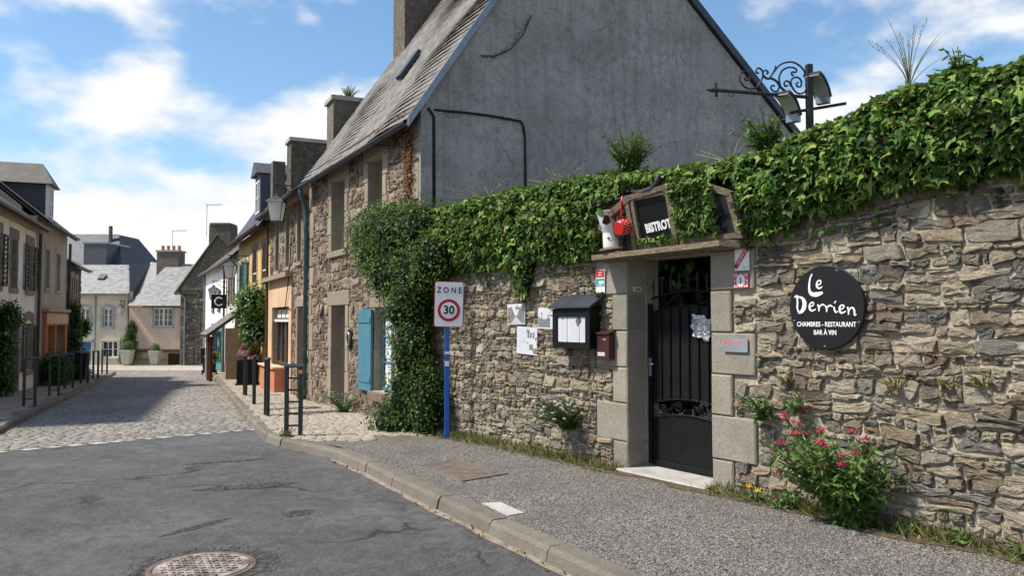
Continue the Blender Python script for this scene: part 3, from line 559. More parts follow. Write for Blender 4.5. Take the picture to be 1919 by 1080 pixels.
# lower panel, upper slats
top = [(u, arch(u, .485, .09)) for u in np.linspace(.06, 1.13, 14)]; poly = [(.06, .075)]+top+[(1.13, .075)]
poly = [(.06, .072), (1.13, .072)]+top[::-1]; MB().prism([W.P(u, gn-.012, z) for u, z in poly], [W.P(u, gn, z) for u, z in poly]).build('lower_panel', 'black_paint', gt)
for i in range(8):
    a = .06+i*.134; b = a+.122; za, zb_ = arch(a, .69, .09), arch(b, .69, .09); zc, zd = arch(a, 1.65, .09), arch(b, 1.65, .09)
    MB().prism([W.P(a, gn-.012, za), W.P(b, gn-.012, zb_), W.P(b, gn-.012, zd), W.P(a, gn-.012, zc)], [W.P(a, gn-.002, za), W.P(b, gn-.002, zb_), W.P(b, gn-.002, zd), W.P(a, gn-.002, zc)]).build('slat', 'black_paint', gt)
for i in range(1, 8): u = .054+i*.134; MB().tube([W.P(u, gn+.012, arch(u, .67, .09)), W.P(u, gn+.012, arch(u, 1.66, .09))], .009, 6).build('bar', 'black_paint', gt)
def spiral(cx, cz, r0, turns, a0, dirn=1, n=22): return [(cx+r0*(1-.8*k/n)*math.cos(a0+dirn*turns*6.283*k/n), cz+r0*(1-.8*k/n)*math.sin(a0+dirn*turns*6.283*k/n)) for k in range(n+1)]
for zb_, up in ((1.745, 1), (.585, 1)):
    for cu, dr in ((.22, 1), (.45, -1), (.75, 1), (.98, -1)):
        zc = arch(cu, zb_, .09); pts = spiral(cu, zc, .055, 1.4, 1.57*dr, dr); ln = [W.P(u, gn+.005, z) for u, z in [(cu+dr*.12, zc-.05)]+pts]; MB().tube(ln, .007, 5).build('scroll', 'black_paint', gt)
    for a, b in ((.25, .42), (.78, .95)): MB().tube([W.P(a, gn, arch(a, zb_, .09)+.05), W.P(b, gn, arch(b, zb_, .09)-.06)], .008, 5).build('brace', 'black_paint', gt)
for i in range(9):
    u = .09+i*.1275; z0 = arch(u, 1.82, .09); mm = Matrix.Translation(W.P(u, gn, z0)); MB().lathe(mm, [(.007, 0), (.007, .10), (.018, .112), (.018, .125), (.006, .13), (.014, .15), (.001, .215)], 6).build('spear_tip', 'iron', gt)
m = MB(); m.box(W, 1.125, 1.165, gn+.02, gn+.03, .98, 1.18); m.tube([W.P(1.145, gn+.03, 1.12), W.P(1.145, gn+.075, 1.12), W.P(1.05, gn+.075, 1.115)], .009, 6); m.build('handle', 'steel', gt)
# garden darkness behind the gate: ground and a thicket
MB().box(W, -3, 5.5, -3.2, -.46, -.3, .0).build('garden_bed', 'earth')['kind'] = 'structure'

# ================================================================== HOUSE HELPERS
def slates(fr, u0, u1, a, b, parent, mat, n_ind=0, ex=.17, w=.20, th=.007, edge=None, name='slate', sag=0.):
    (n0, z0), (n1, z1) = a, b; ln = math.hypot(n1-n0, z1-z0); tn, tz = (n1-n0)/ln, (z1-z0)/ln; on, oz = (-tz, tn) if tn < 0 and False else (tz, -tn)
    if oz < 0: on, oz = -on, -oz
    rows = int(ln/ex); items = []
    for r in range(rows+1):
        s0 = r*ex-.02; s1 = min(s0+ex*1.5, ln+.01); u = u0-(r % 2)*w*.5; rr = random.Random(r*31+int(abs(u0)*100))
        while u < u1:
            ww = w*rr.uniform(.75, 1.3); ua, ub = max(u, u0), min(u+ww-.006, u1); u += ww
            if edge:
                lo, hi = edge(min(1, max(0, s0/ln))); ua, ub = max(ua, lo), min(ub, hi)
            if ub-ua < .03: continue
            lift = th*2.2; j = rr.uniform(-.012, .012)*min(1, th/.008); dz = rr.uniform(-.25, .4)*th; sg = [sag*nz3(x*.5, s0*.5) for x in (ua, ub)]
            def pt(u_, s_, o_): return fr.P(u_, n0+tn*s_+on*o_, z0+tz*s_+oz*o_)
            vs_ = [pt(ua, s0+j, lift-th+dz+sg[0]), pt(ub, s0+j, lift-th+dz+sg[1]), pt(ub, s1, .002), pt(ua, s1, .002), pt(ua, s0+j, lift+dz+sg[0]), pt(ub, s0+j, lift+dz+sg[1]), pt(ub, s1, th+.002), pt(ua, s1, th+.002)]
            items.append(vs_)
    FS = [(4, 5, 6, 7), (0, 1, 5, 4), (1, 2, 6, 5), (3, 0, 4, 7)]; off = OFF[parent.name]
    if n_ind: items.sort(key=lambda v: (not inframe(v[0], .99), (v[0]-CAM).length))
    for vs_ in items[:n_ind]:
        me = bpy.data.meshes.new(name); me.from_pydata([v-off for v in vs_], [], FS); link(name, me, mat, parent)
    rest = items[n_ind:]
    if rest:
        V = np.array([[tuple(v) for v in it] for it in rest]).reshape(-1, 3); F = (np.array(FS)[None]+np.arange(len(rest))[:, None, None]*8).reshape(-1, 4); tag(arr_mesh(name+'_mass', V, F, mat, parent), kind='stuff')
def roof_slab(fr, u0, u1, a, b, parent, mat, th=.07):
    (n0, z0), (n1, z1) = a, b; P = fr.P; return MB().hexa([P(u0, n0, z0-th), P(u1, n0, z0-th), P(u1, n1, z1-th), P(u0, n1, z1-th), P(u0, n0, z0-.004), P(u1, n0, z0-.004), P(u1, n1, z1-.004), P(u0, n1, z1-.004)]).build('roof', mat, parent)
def window(fr, u0, u1, z0, z1, root, fmat='white_paint', d=.16, cols=2, rows=3, fw=.05, glass='glass_pane', mw=.022, name='window', curtain=None):
    m = MB(); n0, n1 = -d-.05, -d; m.box(fr, u0, u0+fw, n0, n1, z0, z1); m.box(fr, u1-fw, u1, n0, n1, z0, z1); m.box(fr, u0+fw, u1-fw, n0, n1, z0, z0+fw); m.box(fr, u0+fw, u1-fw, n0, n1, z1-fw, z1)
    iu, iz = (u1-u0-2*fw)/cols, (z1-z0-2*fw)/rows
    for i in range(1, cols):
        k = mw*(2.0 if cols == 2 or i == cols//2 else 1); m.box(fr, u0+fw+i*iu-k, u0+fw+i*iu+k, n0+.005, n1-.005, z0+fw, z1-fw)
    for j in range(1, rows): m.box(fr, u0+fw, u1-fw, n0+.008, n1-.008, z0+fw+j*iz-mw*.6, z0+fw+j*iz+mw*.6)
    o = m.build(name, fmat, root)
    for i in range(cols):
        for j in range(rows):
            a, b, c, e = u0+fw+i*iu, u0+fw+(i+1)*iu, z0+fw+j*iz, z0+fw+(j+1)*iz; MB().box(fr, a, b, n0-.012, n0+.012, c, e).build('pane', glass, o)
    if curtain:
        for (a, b) in curtain: MB().box(fr, u0+a*(u1-u0), u0+b*(u1-u0), n0+.0125, n0+.0165, z0+fw, z1-fw).build('curtain', 'lace', o)
    return o
def door(fr, u0, u1, z0, z1, root, mat='brown_wood', d=.2, panels=3, name='door', glaze=0):
    o = MB().box(fr, u0+.002, u1-.002, -d-.06, -d, z0, z1-.002).build(name, mat, root); h = (z1-z0-.2)/panels
    for i in range(panels):
        for s_ in (0, 1):
            a = u0+.08+s_*(u1-u0-.12)/2; b = a+(u1-u0-.12)/2-.06; MB().box(fr, a, b, -d-.01, -d+.014, z0+.12+i*h, z0+.06+(i+1)*h).build('glass_light' if glaze and i >= panels-glaze else 'panel', 'glass_pane' if glaze and i >= panels-glaze else mat, o)
    MB().box(fr, u0+.07, u0+.10, -d, -d+.05, z0+1.0, z0+1.12).build('door_handle', 'steel', o); return o
def shutter(fr, u0, u1, z0, z1, root, mat, n=.03, lou=14, name='shutter'):
    m = MB(); f = .05; m.box(fr, u0, u0+f, n, n+.035, z0, z1); m.box(fr, u1-f, u1, n, n+.035, z0, z1)
    for z in (z0, (z0+z1)/2-f/2, z1-f): m.box(fr, u0+f, u1-f, n, n+.035, z, z+f)
    o = m.build(name, mat, root); k = MB()
    for i in range(lou):
        z = z0+f+(z1-z0-2*f)*i/lou; hh = (z1-z0-2*f)/lou; k.hexa([fr.P(u0+f, n+.004, z+hh*.5), fr.P(u1-f, n+.004, z+hh*.5), fr.P(u1-f, n+.03, z), fr.P(u0+f, n+.03, z), fr.P(u0+f, n+.004, z+hh*.62), fr.P(u1-f, n+.004, z+hh*.62), fr.P(u1-f, n+.03, z+hh*.12), fr.P(u0+f, n+.03, z+hh*.12)])
    k.build('louvre_blades', mat, o); return o
def frame_blocks(fr, u0, u1, z0, z1, root, mat, w=.2, lint=.28, sill=.13, proud=.03, split=4, arch_=0.):
    """stone surround of an opening: jamb blocks, lintel, sill"""
    hh = (z1-z0)/split
    for i in range(split):
        for s_, (a, b) in enumerate(((u0-w*(1.35 if i % 2 else .95), u0+.003), (u1-.003, u1+w*(1.35 if i % 2 else .95)))): rock_block(fr, a, b, z0+i*hh+.003, z0+(i+1)*hh-.003, -.2, proud, root, mat, 'jamb_stone', .004)
    if lint:
        if arch_:
            pts = [(u0+(u1-u0)*t_/8, z1+arch_*math.sin(math.pi*t_/8)) for t_ in range(9)]; poly = [(u0-w, z1)]+[(u0, z1)]+pts[1:-1]+[(u1, z1), (u1+w, z1), (u1+w, z1+lint), ((u0+u1)/2, z1+lint+.08), (u0-w, z1+lint)]
            MB().prism([fr.P(u, -.2, z) for u, z in poly], [fr.P(u, proud, z) for u, z in poly]).build('lintel', mat, root)
        else: rock_block(fr, u0-w*1.4, u1+w*1.4, z1+.003, z1+lint, -.2, proud+.006, root, mat, 'lintel', .004)
    if sill: rock_block(fr, u0-w*.9, u1+w*.9, z0-sill, z0-.003, -.2, proud+.035, root, mat, 'sill', .003)
def body(fr, u0, u1, zb, ze, depth, nr, zr_, root, mat, ze_b=None, name='gable_walls'):
    sl = (zr_-ze)/(-nr); za = ze+.42*sl-.08; ze_b = ze if ze_b is None else ze_b
    poly = [(-.42, zb), (-.42, za), (nr, zr_-.08), (-depth, ze_b-.08), (-depth, zb)]; return MB().prism([fr.P(u0, n, z) for n, z in poly], [fr.P(u1, n, z) for n, z in poly]).build(name, mat, root)
def gutter(fr, u0, u1, n, z, parent, mat='dark_zinc', r=.065):
    m = MB(); k = 8; ring = []
    for u in (u0, u1):
        ring.append([fr.P(u, n+r*math.cos(a), z+r*math.sin(a)) for a in np.linspace(math.pi, 2*math.pi, k)]+[fr.P(u, n+r*.86*math.cos(a), z+r*.86*math.sin(a)) for a in np.linspace(2*math.pi, math.pi, k)])
    m.prism(ring[0], ring[1]); return m.build('gutter', mat, parent)
def chimney(fr, u0, u1, n0, n1, z0, z1, root, mat, pots=0, cap=True, capmat='concrete', potmat='pot_clay', name='chimney'):
    o = MB().box(fr, u0, u1, n0, n1, z0, z1).build(name, mat, root)
    if cap: MB().box(fr, u0-.06, u1+.06, min(n0, n1)-.06, max(n0, n1)+.06, z1+.002, z1+.11).build('cap', capmat, o)
    for i in range(pots):
        t_ = (i+.5)/pots; mm = Matrix.Translation(fr.P(u0+(u1-u0)*t_, (n0+n1)/2, z1+(.11 if cap else .002))); MB().lathe(mm, [(.11, 0), (.09, .25), (.10, .27), (.10, .32), (.07, .32)], 10).build('chimney_pot', potmat, o)
    return o
def antenna(p, h, w, label):
    a = thing('tv_antenna', label, 'antenna', p, 'television antennas on the roofs'); p = Vector(p); MB().tube([p-Vector((0, 0, .6)), p+Vector((0, 0, h))], .018, 5).build('mast', 'zinc', a); MB().tube([p+Vector((-.1, 0, h-.05)), p+Vector((w, 0, h))], .012, 4).build('boom', 'zinc', a)
    for i in range(7): x = p.x+w*(.1+.14*i); MB().tube([(x, p.y-.22, p.z+h-.04), (x, p.y+.22, p.z+h-.04)], .008, 4).build('element', 'zinc', a)

# ================================================================== STONE HOUSE BY THE WALL
h1 = thing('stone_house', 'tall stone house with blank grey rendered gable next to ivy wall', 'house', H.P(3.5, 0, -.2))
hw = [(4.1, 5.1, 3.06, 4.58), (1.76, 2.6, 3.06, 4.58), (4.0, 5.04, -.35, 1.9), (1.1, 2.14, .32, 1.82)]
wall_mesh(H, 0, 7.0, -.6, 5.05, hw, .38, .42).build('wall', 'house_mortar', h1)
NR, ZR, ZE = -3.18, 9.82, 5.1
MB().prism([H.P(0, n, z) for n, z in [(-.421, -.6), (-.421, 5.70), (NR, ZR-.12), (-8.9, 4.95), (-8.9, -.6)]], [H.P(6.8, n, z) for n, z in [(-.421, -.6), (-.421, 5.70), (NR, ZR-.12), (-8.9, 4.95), (-8.9, -.6)]]).build('rear_walls', 'grey_render', h1)
poly = [(.02, -.4), (.02, 5.05), (NR, ZR-.10), (-8.9, 4.95), (-8.9, -.4)]
MB().prism([H.P(-.05, n, z) for n, z in poly], [H.P(-.003, n, z) for n, z in poly]).build('gable_render', 'grey_render', h1)
MB().box(H, -.075, -.053, -.36, .02, -.3, 5.0).build('corner_pilaster', 'grey_render', h1)
sl = (ZR-ZE)/(-NR); rf = roof_slab(H, -.1, 6.85, (.22, ZE-.22*sl+.02), (NR, ZR+.02), h1, 'brown_wood', .09)
slates(H, -.08, 6.85, (.24, ZE-.24*sl+.04), (NR, ZR+.04), rf, 'slate', 290, .155, .18, .011, sag=.06)
rb = roof_slab(H, -.1, 6.85, (NR-.001, ZR+.02), (-9.1, 4.92), h1, 'brown_wood', .09); slates(H, -.08, 6.85, (-9.1, 4.95), (NR, ZR+.05), rb, 'slate', 0, .3, .3)
def strip_trim(a, b, w, mat, nm):
    (n0, z0), (n1, z1) = a, b; P = H.P; MB().hexa([P(-.13, n0, z0-.12), P(-.13+w, n0, z0-.12), P(-.13+w, n1, z1-.12), P(-.13, n1, z1-.12), P(-.13, n0, z0+.06), P(-.13+w, n0, z0+.06), P(-.13+w, n1, z1+.06), P(-.13, n1, z1+.06)]).build(nm, mat, rf)
strip_trim((.25, ZE-.25*sl+.03), (NR, ZR+.03), .05, 'zinc', 'verge_flashing'); strip_trim((-9.12, 4.93), (NR-.002, ZR+.03), .05, 'dark_zinc', 'verge_flashing')
gutter(H, -.12, 6.9, .28, ZE-.28*sl+.04, rf); MB().box(H, 0, 7.0, .002, .12, 4.84, 5.03).build('cornice', 'brown_wood', h1)
rubble(H, 0.03, 7.0, -.42, 4.84, [(a-.27, b+.27, c-.14, d+.3) for a, b, c, d in hw], h1, 'house_stone', 290, (.07, .2), (1.0, 2.3), (.006, .028), vis=lambda u, z: not (u < 2.2 and z < 3.4) and not (u < 1 and z < 3.7), seed=11)
for i, (a, b, c, d) in enumerate(hw): frame_blocks(H, a, b, c, d, h1, 'house_granite', .2, .3, .0 if i == 2 else .14, .03, 5 if i == 2 else 4)
for i in range(8):
    if i > 5: rock_block(H, .0, .3 if i % 2 else .45, -.3+i*.64, .3+i*.64, -.1, .032, h1, 'house_granite', 'quoin', .004)
for i in range(8): rock_block(H, 7.0-(.28 if i % 2 else .42), 6.99, -.4+i*.65, .22+i*.65, -.1, .032, h1, 'house_granite', 'quoin', .004)
for a, b, c, d in hw[:2]: window(H, a, b, c, d, h1, 'blue_paint', .27, 2, 3, .06)
window(H, 1.1, 2.14, .32, 1.82, h1, 'blue_paint', .12, 2, 3, .06, curtain=[(.1, .44), (.56, .9)])
MB().box(H, 2.16, 2.9, .05, .09, .30, 1.80).build('shutter', 'blue_paint', h1)
for z in (.45, 1.55): MB().box(H, 2.18, 2.88, .091, .105, z, z+.09).build('shutter_batten', 'blue_paint', h1)
door(H, 4.0, 5.04, -.35, 1.9, h1, 'brown_wood', .30, 3)
rock_block(H, 3.9, 5.15, -.45, -.2, -.3, .28, h1, 'house_granite', 'door_step')
rock_block(H, .95, 2.25, .15, .31, -.1, .12, h1, 'house_stone', 'window_ledge')
chimney(H, 5.95, 6.75, -1.95, -2.95, 7.0, 11.2, h1, 'grey_stone')
m = MB(); m.box(H, 3.05, 3.7, -1.38, -1.34, 6.95, 7.0)
sk = []
for (u, n) in ((3.1, -.85), (3.38, -.85), (3.38, -1.25), (3.1, -1.25)): sk.append(H.P(u, n, ZE-n*sl+.10))
MB().prism(sk, [v+Vector((H.n.x*.06, H.n.y*.06, .05)) for v in sk]).build('skylight', 'dark_zinc', rf)
dp = MB(); dp.tube([H.P(6.88, .27, 4.72), H.P(6.90, .25, 4.55), H.P(6.98, .12, 4.25), H.P(6.98, .10, 4.0), H.P(6.98, .10, -.25)], .052, 10); o = dp.build('downpipe', 'downpipe_paint', h1, True)
for z in (3.6, 2.2, .9): MB().lathe(Matrix.Translation(H.P(6.98, .10, z)), [(.06, 0), (.06, .05)], 10).build('pipe_bracket', 'downpipe_paint', o)
# cables on gable and facade
def gp(t_, z, off=.075): return H.P(-off, -t_, z)
m = MB(); m.tube([gp(.10, 5.0), gp(.16, 4.92), gp(.2, 4.86), gp(.21, 3.3)], .028, 7); m.build('gable_pipe', 'dark_cable', h1, True)
m = MB(); m.tube([gp(.2, 4.98)]+[gp(.2+1.6*t_/8, 4.98+.03*math.sin(t_/8*3)) for t_ in range(1, 9)]+[gp(1.85, 4.9), gp(1.88, 4.7), gp(1.9, 3.2)], .02, 6); m.build('cable', 'dark_cable', h1, True)
m = MB(); m.tube([H.P(u, .13, z) for u, z in ((.3, 4.75), (.9, 4.55), (1.7, 4.72), (2.9, 4.83), (4.4, 4.80), (5.6, 4.83))], .014, 5); m.build('cable', 'dark_cable', h1)
o = thing('wall_lantern_plaque', 'small black iron house plaque between door and blue shutter', 'plaque', H.P(3.6, .03, 1.05)); MB().prism([H.P(3.6+.15*math.cos(a), .03, 1.22+.2*math.sin(a)) for a in np.linspace(0, 6.0, 9)], [H.P(3.6+.15*math.cos(a), .07, 1.22+.2*math.sin(a)) for a in np.linspace(0, 6.0, 9)]).build('plate', 'iron', o)
MB().tube([H.P(3.6+.09*math.cos(a), .08, 1.22+.13*math.sin(a)) for a in np.linspace(0, 6.28, 14)], .015, 5).build('ring', 'steel', o)

# ================================================================== SECOND HOUSE (stone above a rendered shopfront)
h2 = thing('shop_house', 'narrow stone house with peach rendered shopfront beside grey downpipe', 'house', Rr.P(3, 0, -.4))
w2 = [(.95, 1.5, 3.05, 4.65), (2.55, 3.15, 3.02, 4.5), (4.2, 4.82, 3.0, 4.4)]; d2 = (.62, 1.38, -.45, 1.92); s2 = (2.45, 5.15, .3, 1.96)
wall_mesh(Rr, .02, 5.85, -.8, 4.85, w2+[d2, s2], .3, .42).build('wall', 'house_mortar', h2); body(Rr, .02, 5.85, -.8, 4.9, 8, -3.6, 8.3, h2, 'grey_render')
rf2 = roof_slab(Rr, 0.12, 5.9, (.35, 4.62), (-3.6, 8.35), h2, 'brown_wood'); slates(Rr, .12, 5.9, (.37, 4.66), (-3.6, 8.38), rf2, 'slate', 0, .22, .22); gutter(Rr, .1, 5.9, .40, 4.66, rf2); MB().box(Rr, .03, 5.84, .002, .22, 4.62, 4.82).build('cornice', 'house_granite', h2)
rb2 = roof_slab(Rr, .12, 5.9, (-3.601, 8.35), (-8.2, 4.4), h2, 'brown_wood')
rubble(Rr, .05, 2.08, -.75, 4.62, [(a-.14, b+.14, c-.12, d+.22) for a, b, c, d in w2+[d2]], h2, 'house_stone', 100, (.09, .22), (1, 2.2), (.006, .026), seed=21)
rubble(Rr, 2.08, 5.8, 2.86, 4.62, [(a-.14, b+.14, c-.12, d+.22) for a, b, c, d in w2], h2, 'house_stone', 90, (.09, .22), (1, 2.2), (.006, .026), seed=22)
for q in w2+[d2]: frame_blocks(Rr, *q, h2, 'house_granite', .11, .22, .1 if q is not d2 else 0, .028, 3)
for a, b, c, d in w2: window(Rr, a, b, c, d, h2, 'brown_wood', .2, 1, 3, .05)
door(Rr, *d2, h2, 'maroon_wood', .2)
o = wall_mesh(Fr(*(Rr.P(0, .045).xy), 25.641), 2.08, 5.8, -.8, 2.72, [s2], .1, .044, False).build('shopfront_render', 'peach_render', h2); MB().box(Rr, 1.98, 5.86, .03, .22, 2.73, 2.85).build('shop_cornice', 'house_granite', h2)
MB().box(Rr, 3.0, 5.6, .046, .30, -.8, .28).build('stall_riser', 'terracotta_paint', h2); MB().box(Rr, 2.95, 5.65, .04, .36, .282, .33).build('riser_ledge', 'peach_render', h2)
sw = window(Rr, 3.0, 5.15, .335, 1.96, h2, 'brown_wood', .12, 3, 1, .08, mw=.03, name='shop_window'); MB().box(Rr, 2.46, 5.14, -.10, -.03, 1.55, 1.62).build('transom', 'white_paint', sw)
for i in range(3): MB().box(Rr, 3.1+i*.7, 3.65+i*.7, -.12, -.105, 1.66, 1.90).build('blind', 'white_paint', sw)
door(Rr, 2.46, 2.99, -.4, 1.54, h2, 'brown_wood', .12, 2, 'shop_door', 1)
MB().tube([Rr.P(2.08, .07, 3.9), Rr.P(2.1, .08, 3.1), Rr.P(2.35, .10, 2.4), Rr.P(2.75, .08, 1.95), Rr.P(2.1, .08, 1.9)], .013, 5).build('cable', 'dark_cable', h2)
chimney(Rr, .1, .8, -.55, -1.45, 5.0, 6.95, h2, 'grey_stone', 0, True, 'concrete'); chimney(Rr, 5.1, 5.8, -.45, -1.8, 4.9, 6.95, h2, 'grey_stone'); chimney(Rr, 5.88, 6.3, -.05, -.42, 4.6, 6.45, h2, 'grey_stone', cap=False)
MB().tube([Rr.P(5.86, .09, 4.5), Rr.P(5.86, .08, -.5)], .045, 8).build('downpipe', 'brown_wood', h2)
# ================================================================== YELLOW HOUSE
h3 = thing('yellow_house', 'yellow rendered house with blue green shutters and slate mansard', 'house', Rr.P(10, 0, -.6))
w3 = [(6.5, 7.45, 2.86, 4.0), (8.62, 9.6, 2.86, 4.0), (11.5, 12.5, 2.5, 3.75)]; d3 = [(6.3, 7.2, -.6, 1.4), (7.9, 8.7, -.2, 1.4), (9.4, 10.4, -.6, 1.5)]
wall_mesh(Rr, 5.9, 13.6, -.9, 4.6, w3+d3, .3, .42).build('wall', 'yellow_render', h3); body(Rr, 5.9, 13.6, -.9, 4.65, 8, -2.2, 7.0, h3, 'yellow_render')
rf3 = roof_slab(Rr, 5.9, 13.65, (.30, 4.45), (-1.5, 7.2), h3, 'dark_slate_and_hip_shade'); slates(Rr, 5.9, 13.65, (.32, 4.48), (-1.5, 7.23), rf3, 'dark_slate_and_hip_shade', 0, .22, .22); roof_slab(Rr, 5.9, 13.65, (-1.501, 7.2), (-8.2, 4.6), h3, 'dark_slate_and_hip_shade'); gutter(Rr, 5.9, 13.65, .36, 4.5, rf3, 'brown_wood', .08)
MB().box(Rr, 8.4, 9.6, -1.1, -.05, 5.1, 6.5).build('dormer_cheeks', 'dark_slate_and_hip_shade', h3); dw = Fr(*(Rr.P(0, -.04).xy), 25.641); window(dw, 8.55, 9.45, 5.2, 6.3, h3, 'white_paint', -.01, 2, 2, .06); MB().prism([Rr.P(8.3, .1, 6.5), Rr.P(9.7, .1, 6.5), Rr.P(9, .1, 6.95)], [Rr.P(8.3, -1.4, 6.5), Rr.P(9.7, -1.4, 6.5), Rr.P(9, -1.4, 6.95)]).build('dormer_roof', 'dark_slate_and_hip_shade', h3)
for q in w3: frame_blocks(Rr, *q, h3, 'house_granite', .13, .2, .1, .02, 3)
for q in w3[:2]:
    window(Rr, *q, h3, 'maroon_wood', .16, 2, 2, .06); MB().box(Rr, q[0], q[1], -.05, -.02, q[2]+.3, q[2]+.34).build('rail', 'white_paint', h3); MB().box(Rr, q[0]+.05, q[1]-.05, -.15, -.13, q[3]-.25, q[3]-.06).build('blind', 'white_paint', h3)
window(Rr, *w3[2], h3, 'white_paint', .16)
for a, b in ((10.6, 11.48), (12.52, 13.4)): shutter(Rr, a, b, 2.5, 3.75, h3, 'teal_paint', .05)
door(Rr, *d3[0], h3, 'maroon_wood'); window(Rr, *d3[1], h3, 'brown_wood'); door(Rr, *d3[2], h3, 'maroon_wood')
pr = MB().hexa([Rr.P(11.3, .05, 1.9), Rr.P(14.2, .05, 1.9), Rr.P(14.2, 1.3, .95), Rr.P(11.3, 1.3, .95), Rr.P(11.3, .05, 2.0), Rr.P(14.2, .05, 2.0), Rr.P(14.2, 1.3, 1.05), Rr.P(11.3, 1.3, 1.05)]).build('porch_roof', 'brown_wood', h3)
slates(Rr, 11.3, 14.2, (1.32, 1.06), (.02, 2.04), pr, 'slate', 0, .2, .2)
MB().box(Rr, 11.4, 11.7, .05, .65, -.9, 1.3).build('porch_wall', 'house_stone', h3); MB().box(Rr, 11.72, 14.1, .02, .05, -.9, 1.8).build('porch_back', 'maroon_wood', h3)
for u in (12.4, 13.2, 14.0): MB().box(Rr, u, u+.12, 1.0, 1.12, -.95, .98).build('porch_post', 'white_paint' if u > 13.5 else 'maroon_wood', h3)
# ================================================================== WHITE HOUSE FURTHER DOWN
h4 = thing('white_house', 'white rendered house with teal shopfront at the street end', 'house', Rr.P(21, 0, -1))
w4 = [(15.4, 16.3, 2.25, 3.4), (20.0, 21.0, 1.98, 3.0), (22.9, 23.9, 1.95, 2.85)]; d4 = [(18.3, 23.0, -1.0, 1.1), (25.4, 26.3, -.9, .75)]
wall_mesh(Rr, 13.65, 28.0, -1.3, 4.2, w4+d4, .3, .42).build('wall', 'white_render', h4); body(Rr, 13.65, 28.0, -1.3, 4.2, 8, -3.4, 7.2, h4, 'white_render')
rf4 = roof_slab(Rr, 13.65, 28.2, (.3, 4.02), (-3.4, 7.25), h4, 'brown_wood'); slates(Rr, 13.65, 28.2, (.32, 4.06), (-3.4, 7.28), rf4, 'slate', 0, .26, .26); gutter(Rr, 13.65, 28.2, .36, 4.05, rf4, 'zinc'); roof_slab(Rr, 13.65, 28.2, (-3.401, 7.25), (-8.2, 4.0), h4, 'slate')
for q in w4: window(Rr, *q, h4, 'white_paint', .15); 
for a, b in ((14.6, 15.38), (16.32, 17.1)): shutter(Rr, a, b, 2.25, 3.4, h4, 'maroon_wood', .04, 10)
for q in w4[1:]: shutter(Rr, q[0]-.05, q[1]+.05, q[2], q[3], h4, 'brown_wood', .02, 10)
sf = MB(); sf.box(Rr, 18.1, 23.2, .0, .12, 1.1, 1.42); sf.box(Rr, 18.1, 18.4, 0, .1, -1.2, 1.1); sf.box(Rr, 22.9, 23.2, 0, .1, -1.2, 1.1); sf.box(Rr, 18.4, 22.9, -.1, .08, -1.2, -.5); sfo = sf.build('shopfront', 'teal_paint', h4)
window(Rr, 18.4, 20.6, -.5, 1.1, h4, 'teal_paint', .05, 2, 1, .1, name='shop_window'); window(Rr, 21.6, 22.9, -.5, 1.1, h4, 'teal_paint', .05, 1, 1, .1, name='shop_window'); door(Rr, 20.6, 21.6, -1.0, 1.1, h4, 'teal_paint', .1, 2, 'shop_door', 1); text('A', .55, Rr.mat(20.0, .09, .55), 'sign_white', sfo, .8)
door(Rr, *d4[1], h4, 'maroon_wood'); MB().tube([Rr.P(17.8, .09, 4.0), Rr.P(17.8, .08, -.9)], .05, 6).build('downpipe', 'brown_wood', h4); MB().tube([Rr.P(27.9, .09, 4.0), Rr.P(27.9, .08, -1.1)], .05, 6).build('downpipe', 'zinc', h4)

# ================================================================== HOUSES CLOSING THE STREET
XE = lambda x: -20.0-x      # world x -> u
h5 = thing('cream_house', 'cream rendered house with pale slate roof at the street end', 'house', (-25, 48, -1.1))
w5 = [(XE(-25.35), XE(-25.88), 1.18, 2.27), (XE(-23.97), XE(-24.5), 1.18, 2.27), (XE(-23.6), XE(-24.55), -.63, .33)]; d5 = (XE(-25.2), XE(-25.9), -1.3, .28)
wall_mesh(E_, 2.93, 9, -1.5, 3.3, w5+[d5], .25, .42).build('wall', 'cream_render', h5); body(E_, 4.35, 9, -1.5, 3.3, 5, -2.5, 5.0, h5, 'cream_render'); MB().box(E_, 2.95, 4.34, -5, -.43, -1.5, 2.9).build('rear_walls', 'cream_render', h5)
rf5 = roof_slab(E_, 4.2, 9.2, (.25, 3.15), (-2.5, 5.05), h5, 'brown_wood'); slates(E_, 2.9, 9.2, (.27, 3.18), (-2.5, 5.08), rf5, 'pale_slate', 0, .2, .24, .0025, edge=lambda f: (2.9+1.4*f, 9.2))
A, B, C, D = Vector((-24.3, 50.5, 5.12)), Vector((-24.8, 55, 5.45)), Vector((-23.5, 52, 2.9)), Vector((-22.9, 47.75, 3.17)); Dd = Vector((0, 0, .1))
MB().prism([A-Dd, D-Dd, C-Dd, B-Dd], [A, D, C, B]).build('hip_roof', 'dark_slate_and_hip_shade', h5)  # right-facing hip: its shade is put into the slate colour
for q in w5[:2]:
    frame_blocks(E_, *q, h5, 'concrete', .16, .2, .14, .03, 3, .14); window(E_, *q, h5, 'white_paint', .1, 2, 3, .05)
frame_blocks(E_, *w5[2], h5, 'cream_render', .12, .12, .08, .03, 2); window(E_, *w5[2], h5, 'white_paint', .1, 3, 2, .05); door(E_, *d5, h5, 'blue_door_paint', .12); MB().box(E_, d5[0]-.15, d5[1]+.1, .0, .22, .32, .42).build('door_hood', 'concrete', h5)
MB().tube([E_.P(4.95, .06, 3.2), E_.P(4.95, .06, -.2)], .035, 6).build('downpipe', 'zinc', h5); MB().tube([E_.P(2.98, .07, 3.1), E_.P(2.98, .07, -1.0)], .045, 6).build('downpipe', 'zinc', h5); gutter(E_, 2.9, 9.2, .32, 3.14, rf5, 'zinc')
